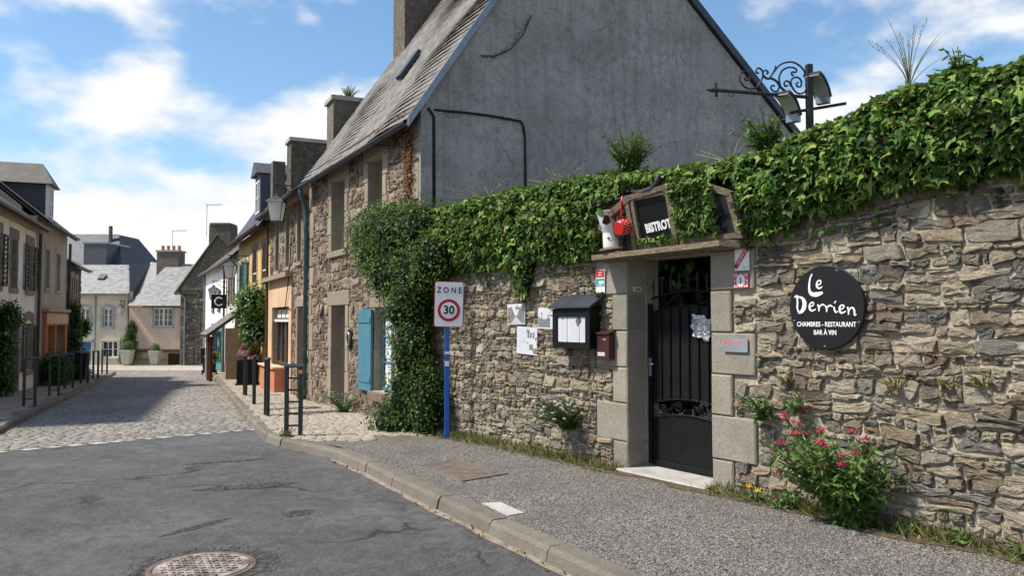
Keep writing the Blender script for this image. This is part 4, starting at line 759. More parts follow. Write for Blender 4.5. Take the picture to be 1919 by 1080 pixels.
MB().prism([E_.P(5.0, -1.0, 4.05), E_.P(5.4, -1.0, 4.05), E_.P(5.4, -1.35, 4.35), E_.P(5.0, -1.35, 4.35)], [E_.P(5.0, -.95, 4.15), E_.P(5.4, -.95, 4.15), E_.P(5.4, -1.3, 4.45), E_.P(5.0, -1.3, 4.45)]).build('skylight', 'dark_zinc', h5)
h6 = thing('pink_house', 'low pink rendered house with jettied upper floor and tall slate roof', 'house', (-21, 48, -1.1))
w6 = (.22, 1.35, 1.22, 2.3); P6 = Fr(-20, 47.7, 90)
wall_mesh(P6, -.4, 2.8, -.15, 2.5, [w6], .2, .3).build('wall', 'pink_render', h6); body(E_, -.4, 1.75, -1.5, 2.5, 6, -3.2, 5.0, h6, 'cream_render'); MB().box(E_, 1.76, 2.7, -5, -.43, -1.5, 2.3).build('rear_walls', 'cream_render', h6)
frame_blocks(P6, *w6, h6, 'concrete', .09, .1, .1, .025, 2); window(P6, *w6, h6, 'white_paint', .08, 4, 3, .05); MB().box(P6, -.4, 2.8, -.5, .08, -.32, -.152).build('jetty_beam', 'brown_wood', h6)
o = wall_mesh(Fr(-20, 48.15, 90), -.4, 2.7, -1.5, -.33, [(.95, 2.2, -.72, -.36), (-.3, .65, -1.35, -.4)], .2, .25).build('ground_floor_wall', 'cream_render', h6); F6 = Fr(-20, 48.15, 90); MB().box(F6, .95, 2.2, -.1, -.06, -.72, -.36).build('shop_shutter', 'white_paint', h6); door(F6, -.3, .65, -1.35, -.4, h6, 'brown_wood', .12); MB().box(F6, .8, 2.4, .0, .12, -.86, -.74).build('ledge', 'concrete', h6)
rf6 = roof_slab(E_, -.5, 1.9, (.55, 2.42), (-3.2, 5.15), h6, 'brown_wood'); slates(E_, -.5, 2.9, (.58, 2.45), (-3.2, 5.18), rf6, 'pale_slate', 0, .2, .22, .0025, edge=lambda f: (-.5, 2.75-.75*f))
T, U, V_, B6 = Vector((-21.95, 51.3, 5.17)), Vector((-24.9, 55, 5.6)), Vector((-23.55, 51, 2.95)), Vector((-22.7, 47.45, 2.45)); MB().prism([T-Dd, B6-Dd, V_-Dd, U-Dd], [T, B6, V_, U]).build('hip_roof', 'pale_slate', h6)
chimney(E_, 1.25, 2.65, -2.9, -3.9, 4.4, 5.95, h6, 'grey_stone', 4); 
h7 = thing('gabled_stone_house', 'dark stone house with steep gable and broad chimney at street end', 'house', (-18, 47.2, -1.1)); G7 = Fr(-20, 47.2, 90)
poly = [(-.45, -1.5), (-.45, 3.5), (-2.6, 6.55), (-5.6, 3.5), (-5.6, -1.5)]
MB().prism([G7.P(u, 0, z) for u, z in poly], [G7.P(u, -8, z) for u, z in poly]).build('wall', 'grey_stone', h7)
rubble(G7, -3.4, -.5, -1.3, 3.4, [], h7, 'grey_stone', 60, (.12, .26), (1, 2.2), (.01, .03), seed=33)
for s_, (a, b) in enumerate((((-.1, 3.2), (-2.6, 6.75)), ((-5.95, 3.2), (-2.6, 6.75)))): MB().hexa([G7.P(a[0], .12, a[1]-.1), G7.P(b[0], .12, b[1]-.1), G7.P(b[0], -8.2, b[1]-.1), G7.P(a[0], -8.2, a[1]-.1), G7.P(a[0], .12, a[1]), G7.P(b[0], .12, b[1]), G7.P(b[0], -8.2, b[1]), G7.P(a[0], -8.2, a[1])]).build('roof', 'slate', h7)
chimney(G7, -2.05, -3.35, -.05, -1.2, 5.6, 7.25, h7, 'grey_stone', cap=True, capmat='grey_stone'); MB().tube([G7.P(-.3, .1, 3.2), G7.P(-.75, .1, 2.9), G7.P(-.75, .1, -1.1)], .05, 6).build('downpipe', 'zinc', h7)
h8 = thing('slate_roofed_building', 'big dark blue slate roof rising behind the cream house', 'house', (-31, 60, -1)); F8 = Fr(-20, 60, 90)
poly = [(9.2, 5.0), (16, 5.0), (14.5, 8.3), (10.9, 8.3)]; MB().prism([F8.P(u, .3, 5.0) if z < 6 else F8.P(u, -2.5, z) for u, z in poly], [F8.P(u, -9, z) if z < 6 else F8.P(u, -6, z) for u, z in poly]).build('roof', 'dark_slate_and_hip_shade', h8)
MB().box(F8, 9.4, 15.8, -8.8, 0, -1.8, 5.0).build('wall', 'grey_render', h8); MB().box(F8, 10.3, 12.0, -3, .35, 4.9, 7.3).build('slate_hung_stack', 'dark_slate_and_hip_shade', h8); MB().box(F8, 10.2, 12.1, -3.1, .4, 7.302, 7.42).build('stack_cap', 'zinc', h8); MB().tube([F8.P(11.2, -2, 7.3), F8.P(11.2, -2, 8.9)], .14, 8).build('flue', 'grey_stone', h8)
slates(F8, 9.2, 16, (.33, 5.02), (-2.5, 8.32), h8, 'dark_slate_and_hip_shade', 0, .28, .3, .0025, edge=lambda f: (9.2+1.7*f, 16-1.5*f))

# ================================================================== LEFT ROW
hA = thing('white_townhouse', 'white rendered house with granite surrounds and dark shutters across the street', 'house', L.P(-3, 0, -.4))
wA = [(-3.35, -2.62, 2.45, 3.75), (-1.35, -.58, 2.45, 3.75), (-5.2, -4.45, 2.45, 3.75), (-1.42, -.35, .15, 1.5)]; dA = (-3.0, -2.2, -.6, 1.5); dA2 = (-5.0, -4.1, -.5, 1.5)
wall_mesh(L, -11, -.01, -.8, 4.5, wA+[dA, dA2], .25, .42).build('wall', 'white_render', hA); body(L, -11, -.01, -.8, 4.5, 8, -3.4, 7.1, hA, 'white_render')
rA = roof_slab(L, -11, 0, (.3, 4.28), (-3.4, 7.15), hA, 'brown_wood'); slates(L, -11, 0, (.32, 4.32), (-3.4, 7.18), rA, 'slate', 0, .22, .24); gutter(L, -11, 0, .36, 4.32, rA); MB().box(L, -11, -.01, .002, .16, 4.2, 4.42).build('cornice', 'tan_render', hA); roof_slab(L, -11, 0, (-3.401, 7.15), (-8.2, 4.2), hA, 'slate')
for q in wA+[dA, dA2]: frame_blocks(L, *q, hA, 'house_granite', .12, .28, .14 if q not in (dA, dA2) else 0, .025, 3, .1 if q[2] < 1 else 0)
for q in wA: window(L, *q, hA, 'brown_wood' if q is wA[0] else 'white_paint', .15, 2, 3)
for a, b in ((-1.8, -1.37), (-.56, -.1), (-4.42, -3.95), (-5.7, -5.22)): shutter(L, a, b, 2.45, 3.75, hA, 'green_shutter', .05, 10)
for a, b in ((-1.92, -1.44), (-.33, .0)): shutter(L, a, b, .15, 1.45, hA, 'green_shutter', .05, 10)
door(L, *dA, hA, 'maroon_wood'); door(L, *dA2, hA, 'green_shutter')
hB = thing('tan_townhouse', 'tan rendered house with orange wooden shopfront and slate dormer', 'house', L.P(3, 0, -.5))
wB = [(1.45, 2.15, 2.62, 3.85), (3.42, 4.14, 2.62, 3.85)]; sB = (1.5, 5.0, -.65, 1.42)
wall_mesh(L, .01, 5.6, -.8, 4.75, wB+[sB], .3, .42).build('wall', 'tan_render', hB); body(L, .01, 5.6, -.8, 4.75, 8, -3.6, 7.8, hB, 'tan_render')
rB = roof_slab(L, .01, 5.7, (.3, 4.55), (-3.6, 7.85), hB, 'brown_wood'); slates(L, .01, 5.7, (.32, 4.59), (-3.6, 7.88), rB, 'slate', 0, .22, .24); gutter(L, .01, 5.7, .36, 4.58, rB); roof_slab(L, .01, 5.7, (-3.601, 7.85), (-8.2, 4.2), hB, 'slate')
for q in wB: frame_blocks(L, *q, hB, 'tan_render', .13, .2, .12, .02, 3); window(L, *q, hB, 'brown_wood', .14)
m = MB(); m.box(L, 1.2, 5.3, .0, .12, 1.42, 1.85); m.box(L, 1.2, 1.55, .0, .1, -.7, 1.42); m.box(L, 4.95, 5.3, .0, .1, -.7, 1.42); m.box(L, 3.0, 3.25, -.15, .08, -.7, 1.42); m.build('shopfront', 'orange_shop', hB); MB().box(L, 1.1, 5.4, .0, .2, 1.87, 1.97).build('shop_cornice', 'tan_render', hB); MB().box(L, 1.2, 5.3, .122, .13, 1.48, 1.80).build('fascia', 'peach_render', hB)
window(L, 1.55, 3.0, -.1, 1.42, hB, 'orange_shop', .12, 2, 1, .08, name='shop_window'); MB().box(L, 1.55, 3.0, -.2, -.05, -.7, -.102).build('stall_riser', 'orange_shop', hB); door(L, 3.25, 4.95, -.65, 1.42, hB, 'orange_shop', .2, 2, 'shop_door', 1)
MB().tube([L.P(.05, .1, 4.4), L.P(.05, .09, -.5)], .05, 7).build('downpipe', 'dark_zinc', hB)
dm = MB().box(L, 1.95, 3.0, -2.2, -.12, 4.8, 6.05).build('dormer', 'dark_slate_and_hip_shade', hB); MB().box(L, 1.95, 3.0, -.118, -.06, 4.8, 6.05).build('dormer_front', 'white_paint', dm)
MB().prism([L.P(1.75, .12, 6.0), L.P(3.2, .12, 6.0), L.P(2.48, -.3, 6.75)], [L.P(1.75, -3.0, 6.0), L.P(3.2, -3.0, 6.0), L.P(2.48, -3.0, 6.75)]).build('dormer_roof', 'slate', dm); window(Fr.__new__(Fr) if False else L, 2.15, 2.8, 4.95, 5.95, hB, 'white_paint', .02, 2, 2, .05)
hC = thing('small_stone_townhouse', 'low grey stone house with climbing plant left of cream house', 'house', L.P(7.3, 0, -.6))
wC = [(6.6, 7.1, 1.9, 3.2), (7.7, 8.2, 1.9, 3.2)]; dC = [(6.4, 7.2, -.75, 1.2), (7.9, 8.6, -.2, 1.2)]
wall_mesh(L, 5.61, 9.1, -.9, 3.75, wC+dC, .25, .42).build('wall', 'tan_render', hC); body(L, 5.61, 9.1, -.9, 3.75, 7, -3.2, 5.6, hC, 'tan_render')
rC = roof_slab(L, 5.62, 9.25, (.3, 3.58), (-3.2, 5.65), hC, 'brown_wood'); slates(L, 5.62, 9.25, (.32, 3.62), (-3.2, 5.68), rC, 'pale_slate', 0, .22, .24); gutter(L, 5.62, 9.25, .36, 3.6, rC); roof_slab(L, 5.62, 9.25, (-3.201, 5.65), (-7.2, 3.5), hC, 'slate')
rubble(L, 5.63, 9.08, -.85, 3.72, [(a-.14, b+.14, c-.1, d+.2) for a, b, c, d in wC+dC], hC, 'grey_stone', 50, (.12, .26), (1, 2), (.006, .02), seed=41)
for q in wC+dC: frame_blocks(L, *q, hC, 'house_granite', .12, .18, .08 if q[2] > 0 else 0, .02, 3)
for q in wC+dC[1:]: window(L, *q, hC, 'white_paint', .12, 1, 3)
door(L, *dC[0], hC, 'brown_wood'); MB().tube([L.P(5.66, .09, 4.4), L.P(5.66, .08, -.6)], .05, 7).build('downpipe', 'dark_zinc', hC)
antenna((-21.9, 51.5, 5.9), 1.5, .9, 'thin antenna mast by the clay chimney pots of the pink house'); antenna((-18.3, 47.8, 7.2), 1.35, .9, 'thin antenna mast on the broad stone gable chimney'); antenna(tuple(L.P(-4.6, -3.0, 7.4)), 1.4, -.5, 'antenna on the white townhouse roof at the edge')

# ================================================================== STREET FURNITURE
def bollard(p, rz, label, h=1.0, wid=.2, refl=False, lean=0., rungs=5):
    b = thing('bollard', label, 'bollard', p, 'black double bar bollards along the kerbs'); m0 = Matrix.Translation(p) @ Matrix.Rotation(rz, 4, 'Z') @ Matrix.Rotation(lean, 4, 'X'); zs = h
    for s_ in (-1, 1): MB().mbox(m0, s_*(wid/2)-.028, s_*(wid/2)+.028, -.03, .03, -.05, zs-.02).build('post', 'bollard_paint', b, bevel=.004)
    for i in range(rungs): MB().mbox(m0, -wid/2+.028, wid/2-.028, -.012, .012, .14+i*.17, .165+i*.17).build('rung', 'bollard_paint', b)
    MB().hexa([m0 @ Vector(q) for q in ((-wid/2-.035, -.036, zs-.018), (wid/2+.035, -.036, zs-.018), (wid/2+.035, .036, zs-.018), (-wid/2-.035, .036, zs-.018), (-wid/2-.035, -.036, zs), (wid/2+.035, -.036, zs), (wid/2+.035, .036, zs+.035), (-wid/2-.035, .036, zs+.035))]).build('cap', 'bollard_paint', b)
    if refl: MB().mbox(m0, wid/2-.025, wid/2+.025, -.034, -.0305, zs-.10, zs-.05).build('reflector', 'orange_reflector', b)
def gp_(x, y, dz=0): return Vector((x, y, zg(y)+dz))
bollard(gp_(-3.14, 11.57), R_(2), 'nearest black ladder bollard with orange reflector at the kerb bend', refl=True)
bollard(gp_(-4.46, 14.63), R_(-62), 'second bollard from the kerb bend, turned edge on', 1.03)
bollard(gp_(-5.55, 17.3), R_(-68), 'third bollard from the kerb bend, turned edge on', 1.03)
bollard(gp_(-6.73, 20.27), R_(-60), 'fourth bollard from the kerb bend, before the cloth covered cabinet')
for (x, y), rz, lab in (((-10.1, 16.83), 35, 'front bollard by the white townhouse door, pale sloping cap'), ((-11.43, 20.06), 30, 'second left kerb bollard, before the dark shrub'), ((-12.85, 23.3), 30, 'third left kerb bollard, before the orange shopfront'), ((-13.95, 26.2), 40, 'fourth left kerb bollard, beside the black wheelie bin'), ((-15.5, 29.9), 65, 'fifth left kerb bollard, between bin and cream house'), ((-16.9, 33.3), 50, 'last left kerb bollard, before the cream house window')): bollard(gp_(x, y), R_(rz), lab, rungs=1)
def lantern(fr, u, nL, z_arm, z_top, s, label, hang=True):
    o = thing('street_lantern', label, 'street lamp', fr.P(u, 0, z_arm), 'wall lanterns on iron brackets'); m = MB(); m.tube([fr.P(u, 0, z_arm), fr.P(u, nL+.12*s*2, z_arm+.02)], .018, 6); m.tube([fr.P(u, 0, z_arm-.35*s*2.2), fr.P(u, nL*.35, z_arm-.3*s*2.2), fr.P(u, nL*.6, z_arm-.12), fr.P(u, nL*.85, z_arm-.02)], .014, 5); m.tube([fr.P(u, .01, z_arm+.05), fr.P(u, .01, z_arm-.4*s*2.2)], .016, 5); m.build('bracket', 'iron', o)
    c = fr.P(u, nL, 0); MB().tube([c+Vector((0, 0, z_arm)), c+Vector((0, 0, z_top))], .014, 5).build('hook', 'iron', o)
    hx, hb = s*.5, s*.32; zt, zb_ = z_top-.30*s*2, z_top-.30*s*2-1.25*s
    def ring(r, z): return [c+Vector((sx*r, sy*r, z)) for sx, sy in ((-1, -1), (1, -1), (1, 1), (-1, 1))]
    m = MB(); m.prism(ring(hx*1.15, zt), ring(hx*.95, zt+.06)); m.prism(ring(hx*.95, zt+.061), ring(hx*.35, zt+.28*s*1.4)); m.prism(ring(hx*.3, zt+.281*s*1.4), ring(hx*.2, z_top)); m.build('cap', 'iron', o)
    f = MB()
    for a, b in zip(ring(hx, zt), ring(hb, zb_)): f.tube([a, b], .012*max(1, s*2), 4)
    for r, z in ((hb, zb_), ):
        q = ring(r, z)
        for a, b in zip(q, q[1:]+q[:1]): f.tube([a, b], .012*max(1, s*2), 4)
    f.build('frame', 'iron', o); MB().prism(ring(hb*.95, zb_+.01), ring(hx*.95, zt-.002)).build('glass', 'lamp_glass', o)
lantern(Rr, .35, .72, 4.80, 4.60, .36, 'large black lantern hanging beside the stone house downpipe'); lantern(Rr, 10.5, .64, 3.86, 3.72, .36, 'black lantern by the blue green shutters of the yellow house'); lantern(Rr, 17.5, .54, 3.25, 3.1, .34, 'small black lantern on the white house'); lantern(E_, 3.25, .5, 2.75, 2.55, .33, 'small lantern at the corner of the cream house')
o = thing('hanging_sign', 'square black hanging sign with a white ring on the white house', 'sign', Rr.P(16.2, .3, 2.4)); MB().tube([Rr.P(16.2, 0, 2.75), Rr.P(16.2, .8, 2.75)], .015, 5).build('bracket', 'iron', o); MB().box(Rr, 16.17, 16.23, .15, .75, 2.08, 2.66).build('board', 'sign_black', o); MB().tube([Rr.P(16.15, .45-.16*math.cos(a), 2.37+.16*math.sin(a)) for a in np.linspace(.7, 5.6, 14)], .035, 5).build('ring_mark', 'sign_white', o)
def bin_(p, rz, label):
    b = thing('wheelie_bin', label, 'bin', p, 'black wheelie bins'); m0 = Matrix.Translation(p) @ Matrix.Rotation(rz, 4, 'Z'); MB().hexa([m0 @ Vector(q) for q in ((-.24, -.27, .08), (.24, -.27, .08), (.24, .27, .08), (-.24, .27, .08), (-.3, -.36, .95), (.3, -.36, .95), (.3, .36, .95), (-.3, .36, .95))]).build('body', 'bin_plastic', b, bevel=.02)
    MB().hexa([m0 @ Vector(q) for q in ((-.32, -.40, .955), (.32, -.40, .955), (.32, .38, .955), (-.32, .38, .955), (-.29, -.34, 1.03), (.29, -.34, 1.03), (.29, .36, 1.06), (-.29, .36, 1.06))]).build('lid', 'bin_plastic', b); MB().tube([m0 @ Vector((-.28, .42, .93)), m0 @ Vector((.28, .42, .93))], .02, 6).build('handle', 'bin_plastic', b)
    for s_ in (-1, 1): MB().lathe(m0 @ Matrix.Translation((s_*.27, .25, .1)) @ Matrix.Rotation(R_(90), 4, 'Y'), [(.1, -.03), (.1, .03)], 10).build('wheel', 'bin_plastic', b)
bin_(gp_(-15.05, 27.9), R_(20), 'black wheelie bin on the left pavement before the small stone house'); bin_(gp_(-12.55, 33.3), R_(200), 'black wheelie bin beside the white house, right one'); 
o = thing('litter_bin', 'black litter bin raised on two posts by the white house', 'bin', gp_(-13.3, 35)); m0 = Matrix.Translation(gp_(-13.3, 35)); MB().mbox(m0, -.22, .22, -.18, .18, .42, 1.05).build('body', 'bin_plastic', o, bevel=.02); MB().mbox(m0, -.24, .24, -.2, .2, 1.052, 1.1).build('rim', 'steel', o)
for s_ in (-1, 1): MB().mbox(m0, s_*.12-.03, s_*.12+.03, -.03, .03, -.02, .42).build('post', 'bollard_paint', o)
o = thing('covered_cabinet', 'black cabinet draped with a crumpled maroon cloth on the pavement', 'cabinet', gp_(-8.35, 25.4)); m0 = Matrix.Translation(gp_(-8.35, 25.4)) @ Matrix.Rotation(R_(15), 4, 'Z'); MB().mbox(m0, -.32, .32, -.3, .3, .0, .80).build('body', 'black_paint', o, bevel=.01); MB().mbox(m0, -.36, .36, -.34, .34, .0, .06).build('plinth', 'black_paint', o)
bm = bmesh.new(); bmesh.ops.create_icosphere(bm, subdivisions=3, radius=1)
for v in bm.verts:
    d = 1+.35*nz3(v.co.x*1.9+3, v.co.y*1.9, v.co.z*1.9)+.12*nz3(v.co.x*6, v.co.y*6, v.co.z*6); hz = max(0, v.co.z); v.co = Vector((v.co.x*.36*(1-.25*hz), v.co.y*.34*(1-.25*hz), v.co.z*.34))*d
    v.co.z = max(v.co.z, -.10)
me = bpy.data.meshes.new('cloth'); bm.to_mesh(me); bm.free(); c_ = thing('maroon_cloth', 'crumpled maroon cloth lying on top of the black cabinet', 'cloth', gp_(-8.35, 25.4, .8)); k = link('folds', me, 'maroon_cloth', c_); k.location = (0, 0, .22)

# ================================================================== THINGS ON THE GARDEN WALL
def plate(name, label, cat, u, z, w, h, mat, n=.045, th=.008, fr=W, roll=0., group=None, lean=0.):
    o = thing(name, label, cat, fr.P(u, n, z), group); m = fr.mat(u, n, z, roll, lean); MB().mbox(m, -w/2, w/2, -h/2, h/2, 0, th).build('panel', mat, o); return o, m
def pbox(o, m, x0, x1, y0, y1, mat, name, z=.008, th=.0015): return MB().mbox(m, x0, x1, y0, y1, z, z+th).build(name, mat, o)
# round sign
ds = thing('round_sign', 'round black restaurant sign with white handwriting on the stone wall', 'sign', W.P(-1.255, .06, 1.71)); m = W.mat(-1.275, .055, 1.705)
MB().lathe(m, [(.345, 0), (.350, .004), (.350, .02), (.345, .024)], 64).build('disc', 'sign_black', ds)
for a in (70, 200, 268, 338): MB().lathe(m @ Matrix.Translation((.325*math.cos(R_(a)), .325*math.sin(R_(a)), .024)), [(.008, 0), (.006, .004)], 8).build('screw', 'steel', ds)
RS = .35; PX = lambda x, y: ((x-587)/205*RS, -((y-530)-.10*(x-587)*0)/235*RS)
def brush(pts, ws, name):
    # smooth a hand-drawn line (Catmull-Rom) and give it a flat brush width
    P = [Vector((*PX(x, y), 0)) for x, y in pts]; Q = [P[0]]+P+[P[-1]]; wv = [ws[0]]+list(ws)+[ws[-1]]; out = []; wo_ = []
    for i in range(1, len(Q)-2):
        for t_ in np.linspace(0, 1, 7)[:-1 if i < len(Q)-3 else None]:
            a, b, c, d = Q[i-1:i+3]; out.append(.5*((2*b)+(c-a)*t_+(2*a-5*b+4*c-d)*t_*t_+(3*b-a-3*c+d)*t_**3)); wo_.append(wv[i]+(wv[i+1]-wv[i])*t_)
    mb = MB(); vs_ = []
    for i, p in enumerate(out):
        d = (out[min(i+1, len(out)-1)]-out[max(i-1, 0)]); d = d.normalized() if d.length > 0 else Vector((1, 0, 0)); nr_ = Vector((-d.y, d.x, 0)); w_ = wo_[i]/235*RS/2; vs_ += [m @ (p+nr_*w_+Vector((0, 0, .0255))), m @ (p-nr_*w_+Vector((0, 0, .0255)))]
    mb.add(vs_, [(2*i, 2*i+1, 2*i+3, 2*i+2) for i in range(len(out)-1)]); return mb.build(name, 'sign_white', ds)
brush([(517, 338), (505, 362), (499, 400), (500, 432), (512, 452), (540, 456), (574, 446)], [7, 9, 11, 15, 22, 26, 12], 'letter_stroke')
brush([(548, 402), (562, 396), (564, 380), (552, 378), (542, 392), (543, 412), (556, 422), (572, 412)], [6, 7, 7, 7, 10, 12, 9, 5], 'letter_stroke')
brush([(412, 470), (425, 462), (442, 470)], [5, 12, 8], 'letter_stroke'); brush([(427, 470), (430, 500), (428, 530), (436, 556)], [8, 11, 10, 9], 'letter_stroke')
brush([(430, 468), (456, 474), (470, 500), (466, 532), (450, 554), (432, 558)], [9, 14, 26, 26, 18, 8], 'letter_stroke')
brush([(500, 524), (516, 520), (523, 506), (512, 500), (500, 514), (500, 536), (512, 548), (534, 540)], [6, 6, 7, 7, 10, 13, 10, 5], 'letter_stroke')
brush([(545, 512), (551, 530), (552, 552)], [8, 10, 7], 'letter_stroke'); brush([(552, 540), (560, 520), (574, 514), (584, 520)], [5, 8, 9, 6], 'letter_stroke')
brush([(588, 520), (594, 538), (594, 556)], [8, 10, 7], 'letter_stroke'); brush([(594, 545), (602, 525), (616, 520), (626, 528)], [5, 8, 9, 6], 'letter_stroke')
brush([(634, 526), (637, 545), (644, 558), (654, 552)], [8, 10, 9, 5], 'letter_stroke'); brush([(636, 508), (646, 494)], [7, 5], 'letter_stroke')
brush([(664, 542), (680, 538), (688, 524), (677, 518), (665, 530), (665, 552), (676, 562), (697, 552)], [6, 6, 7, 7, 10, 12, 10, 5], 'letter_stroke')
brush([(706, 528), (711, 550), (710, 572)], [8, 10, 7], 'letter_stroke'); brush([(711, 556), (722, 536), (735, 536), (741, 552), (742, 574), (752, 570)], [5, 8, 10, 11, 8, 4], 'letter_stroke')
text('CHAMBRES - RESTAURANT', .056, m @ Matrix.Translation((*PX(587, 626), .025)), 'sign_white', ds, .82, bold=.0008); text('BAR \u00c0 VIN', .056, m @ Matrix.Translation((*PX(583, 672), .025)), 'sign_white', ds, .82, bold=.0008)
# plaques by the gate
o, m = plate('licence_plate', 'white enamel plate with red diagonal licence band beside the gate', 'plaque', -.395, 2.175, .165, .23, 'tile_white', n=.046)
mm = m @ Matrix.Translation((0, .01, .009)) @ Matrix.Rotation(R_(52), 4, 'Z'); MB().mbox(mm, -.125, .125, -.024, .024, 0, .002).build('band', 'sign_red', o); text('LICENCE', .045, mm @ Matrix.Translation((0, 0, .0025)), 'sign_white', o, .9)
for y in (-.085, -.098): pbox(o, m, .0, .07, y, y+.004, 'print_light', 'small_print')
o, m = plate('number_tile', 'small white and red tile with the house number 1', 'tile', -.38, 1.965, .165, .13, 'sign_pink', n=.046)
MB().lathe(m @ Matrix.Translation((0, 0, .008)) @ Matrix.Diagonal((1, 1.15, 1, 1)), [(.05, 0), (.05, .002)], 24).build('medallion', 'tile_white', o)
for a in range(16):
    s_ = 1 if a % 2 else .86; ang = a*2*math.pi/16; x = max(-.07, min(.07, .12*math.cos(ang))); y = max(-.054, min(.054, .12*math.sin(ang))); MB().lathe(m @ Matrix.Translation((x, y, .008)), [(.008, 0), (.006, .0015)], 6).build('dot', 'tile_white', o)
text('1', .085, m @ Matrix.Translation((0, 0, .0105)), 'sign_black', o, .9, bold=.002)
o, m = plate('steel_plaque', 'grey steel plaque with faint red lettering on the gate jamb', 'plaque', -.305, 1.365, .285, .13, 'steel', n=.046)
for i in range(4): pbox(o, m, -.125+i*.02, -.112+i*.02, .012, .04, 'sign_pink', 'logo_mark')
for y, a, b in ((.03, -.03, .09), (.012, -.03, .06)): pbox(o, m, a, b, y, y+.007, 'sign_pink', 'small_print')
o, m = plate('guide_sticker', 'small red and green guide sticker plate on the gate jamb', 'sticker', 1.60, 2.04, .15, .26, 'sign_white', n=.046)
pbox(o, m, -.07, .07, .04, .125, 'sign_red', 'red_field'); pbox(o, m, -.07, .07, -.065, .03, 'sign_green', 'green_field'); pbox(o, m, -.02, .06, -.03, .0, 'sign_white', 'badge', .0095)
for y in (.065, .095): text('GUIDE' if False else 'III II', .03, m @ Matrix.Translation((0, y, .0105)), 'sign_white', o, 1.2)
text('2022', .035, m @ Matrix.Translation((.0, -.05, .0105)), 'sign_white', o, 1.2)
o = thing('bell_plate', 'small pale bell name plate inside the gateway', 'bell plate', W.P(1.18, -.12, 1.94)); MB().box(W, 1.165, 1.179, -.17, -.06, 1.91, 1.965).build('plate', 'paper', o); MB().box(W, 1.160, 1.1645, -.15, -.08, 1.925, 1.945).build('print', 'print_grey', o)
# menu box
mb_ = thing('menu_box', 'black wooden menu display box with sloping roof on the wall', 'display box', W.P(1.94, .1, 1.27)); f0 = Fr(*W.P(0, .2).xy, 34.735)
MB().box(W, 1.62, 2.26, .03, .19, 1.28, 1.76).build('case', 'black_paint', mb_)
m = MB()
for a, b, c, d in ((1.60, 1.68, 1.27, 1.73), (2.20, 2.28, 1.27, 1.73), (1.681, 2.199, 1.27, 1.335), (1.681, 2.199, 1.64, 1.73)): m.box(W, a, b, .1905, .215, c, d)
m.build('door_frame', 'black_paint', mb_, bevel=.003); MB().hexa([W.P(1.56, .0, 1.885), W.P(2.32, .0, 1.885), W.P(2.33, .25, 1.735), W.P(1.55, .25, 1.735), W.P(1.56, .0, 1.905), W.P(2.32, .0, 1.905), W.P(2.33, .25, 1.755), W.P(1.55, .25, 1.755)]).build('roof', 'dark_zinc', mb_)
for i, (a, b) in enumerate(((2.03, 2.195), (1.81, 2.02), (1.70, 1.80))):
    p_ = thing('menu_sheet', ('white menu sheet with small crest, first in the display box', 'middle white menu sheet in the display box', 'narrow white menu sheet at the far end of the display box')[i], 'menu sheet', W.P(a, .195, 1.35), 'menu sheets in the display box'); MB().box(W, a, b, .1905, .194, 1.345, 1.635).build('sheet', 'paper', p_); wd_ = b-a
    for j in range(11): MB().box(W, a+.015, b-.015-.3*wd_*random.random(), .1942, .1947, 1.375+j*.02, 1.379+j*.02).build('print_line', 'print_light', p_)
    if i == 0: MB().box(W, b-.10, b-.085, .1942, .1950, 1.595, 1.622).build('crest', 'sign_black', p_)
    if i == 1:
        for j in range(6): mm = W.mat(1.83-.006*j, .1950, 1.62-.013*j, R_(38)); MB().mbox(mm, -.05, .05, -.004, .004, 0, .0006).build('stripe', 'sign_black', p_)
# letter box
lb = thing('letter_box', 'brown metal letter box with white name labels beside menu box', 'letter box', W.P(1.48, .08, 1.15)); MB().box(W, 1.375, 1.585, .036, .13, 1.16, 1.44).build('body', 'mailbox_paint', lb, bevel=.006); MB().hexa([W.P(1.36, .036, 1.475), W.P(1.60, .036, 1.475), W.P(1.60, .145, 1.442), W.P(1.36, .145, 1.442), W.P(1.36, .036, 1.49), W.P(1.60, .036, 1.49), W.P(1.60, .145, 1.457), W.P(1.36, .145, 1.457)]).build('lid', 'mailbox_paint', lb)
for z in (1.20, 1.222): MB().box(W, 1.44, 1.56, .1302, .132, z, z+.018).build('name_label', 'paper', lb)
MB().box(W, 1.42, 1.47, .1302, .1325, 1.375, 1.395).build('badge', 'steel', lb); MB().box(W, 1.41, 1.55, .1302, .131, 1.41, 1.418).build('slot', 'sign_black', lb)
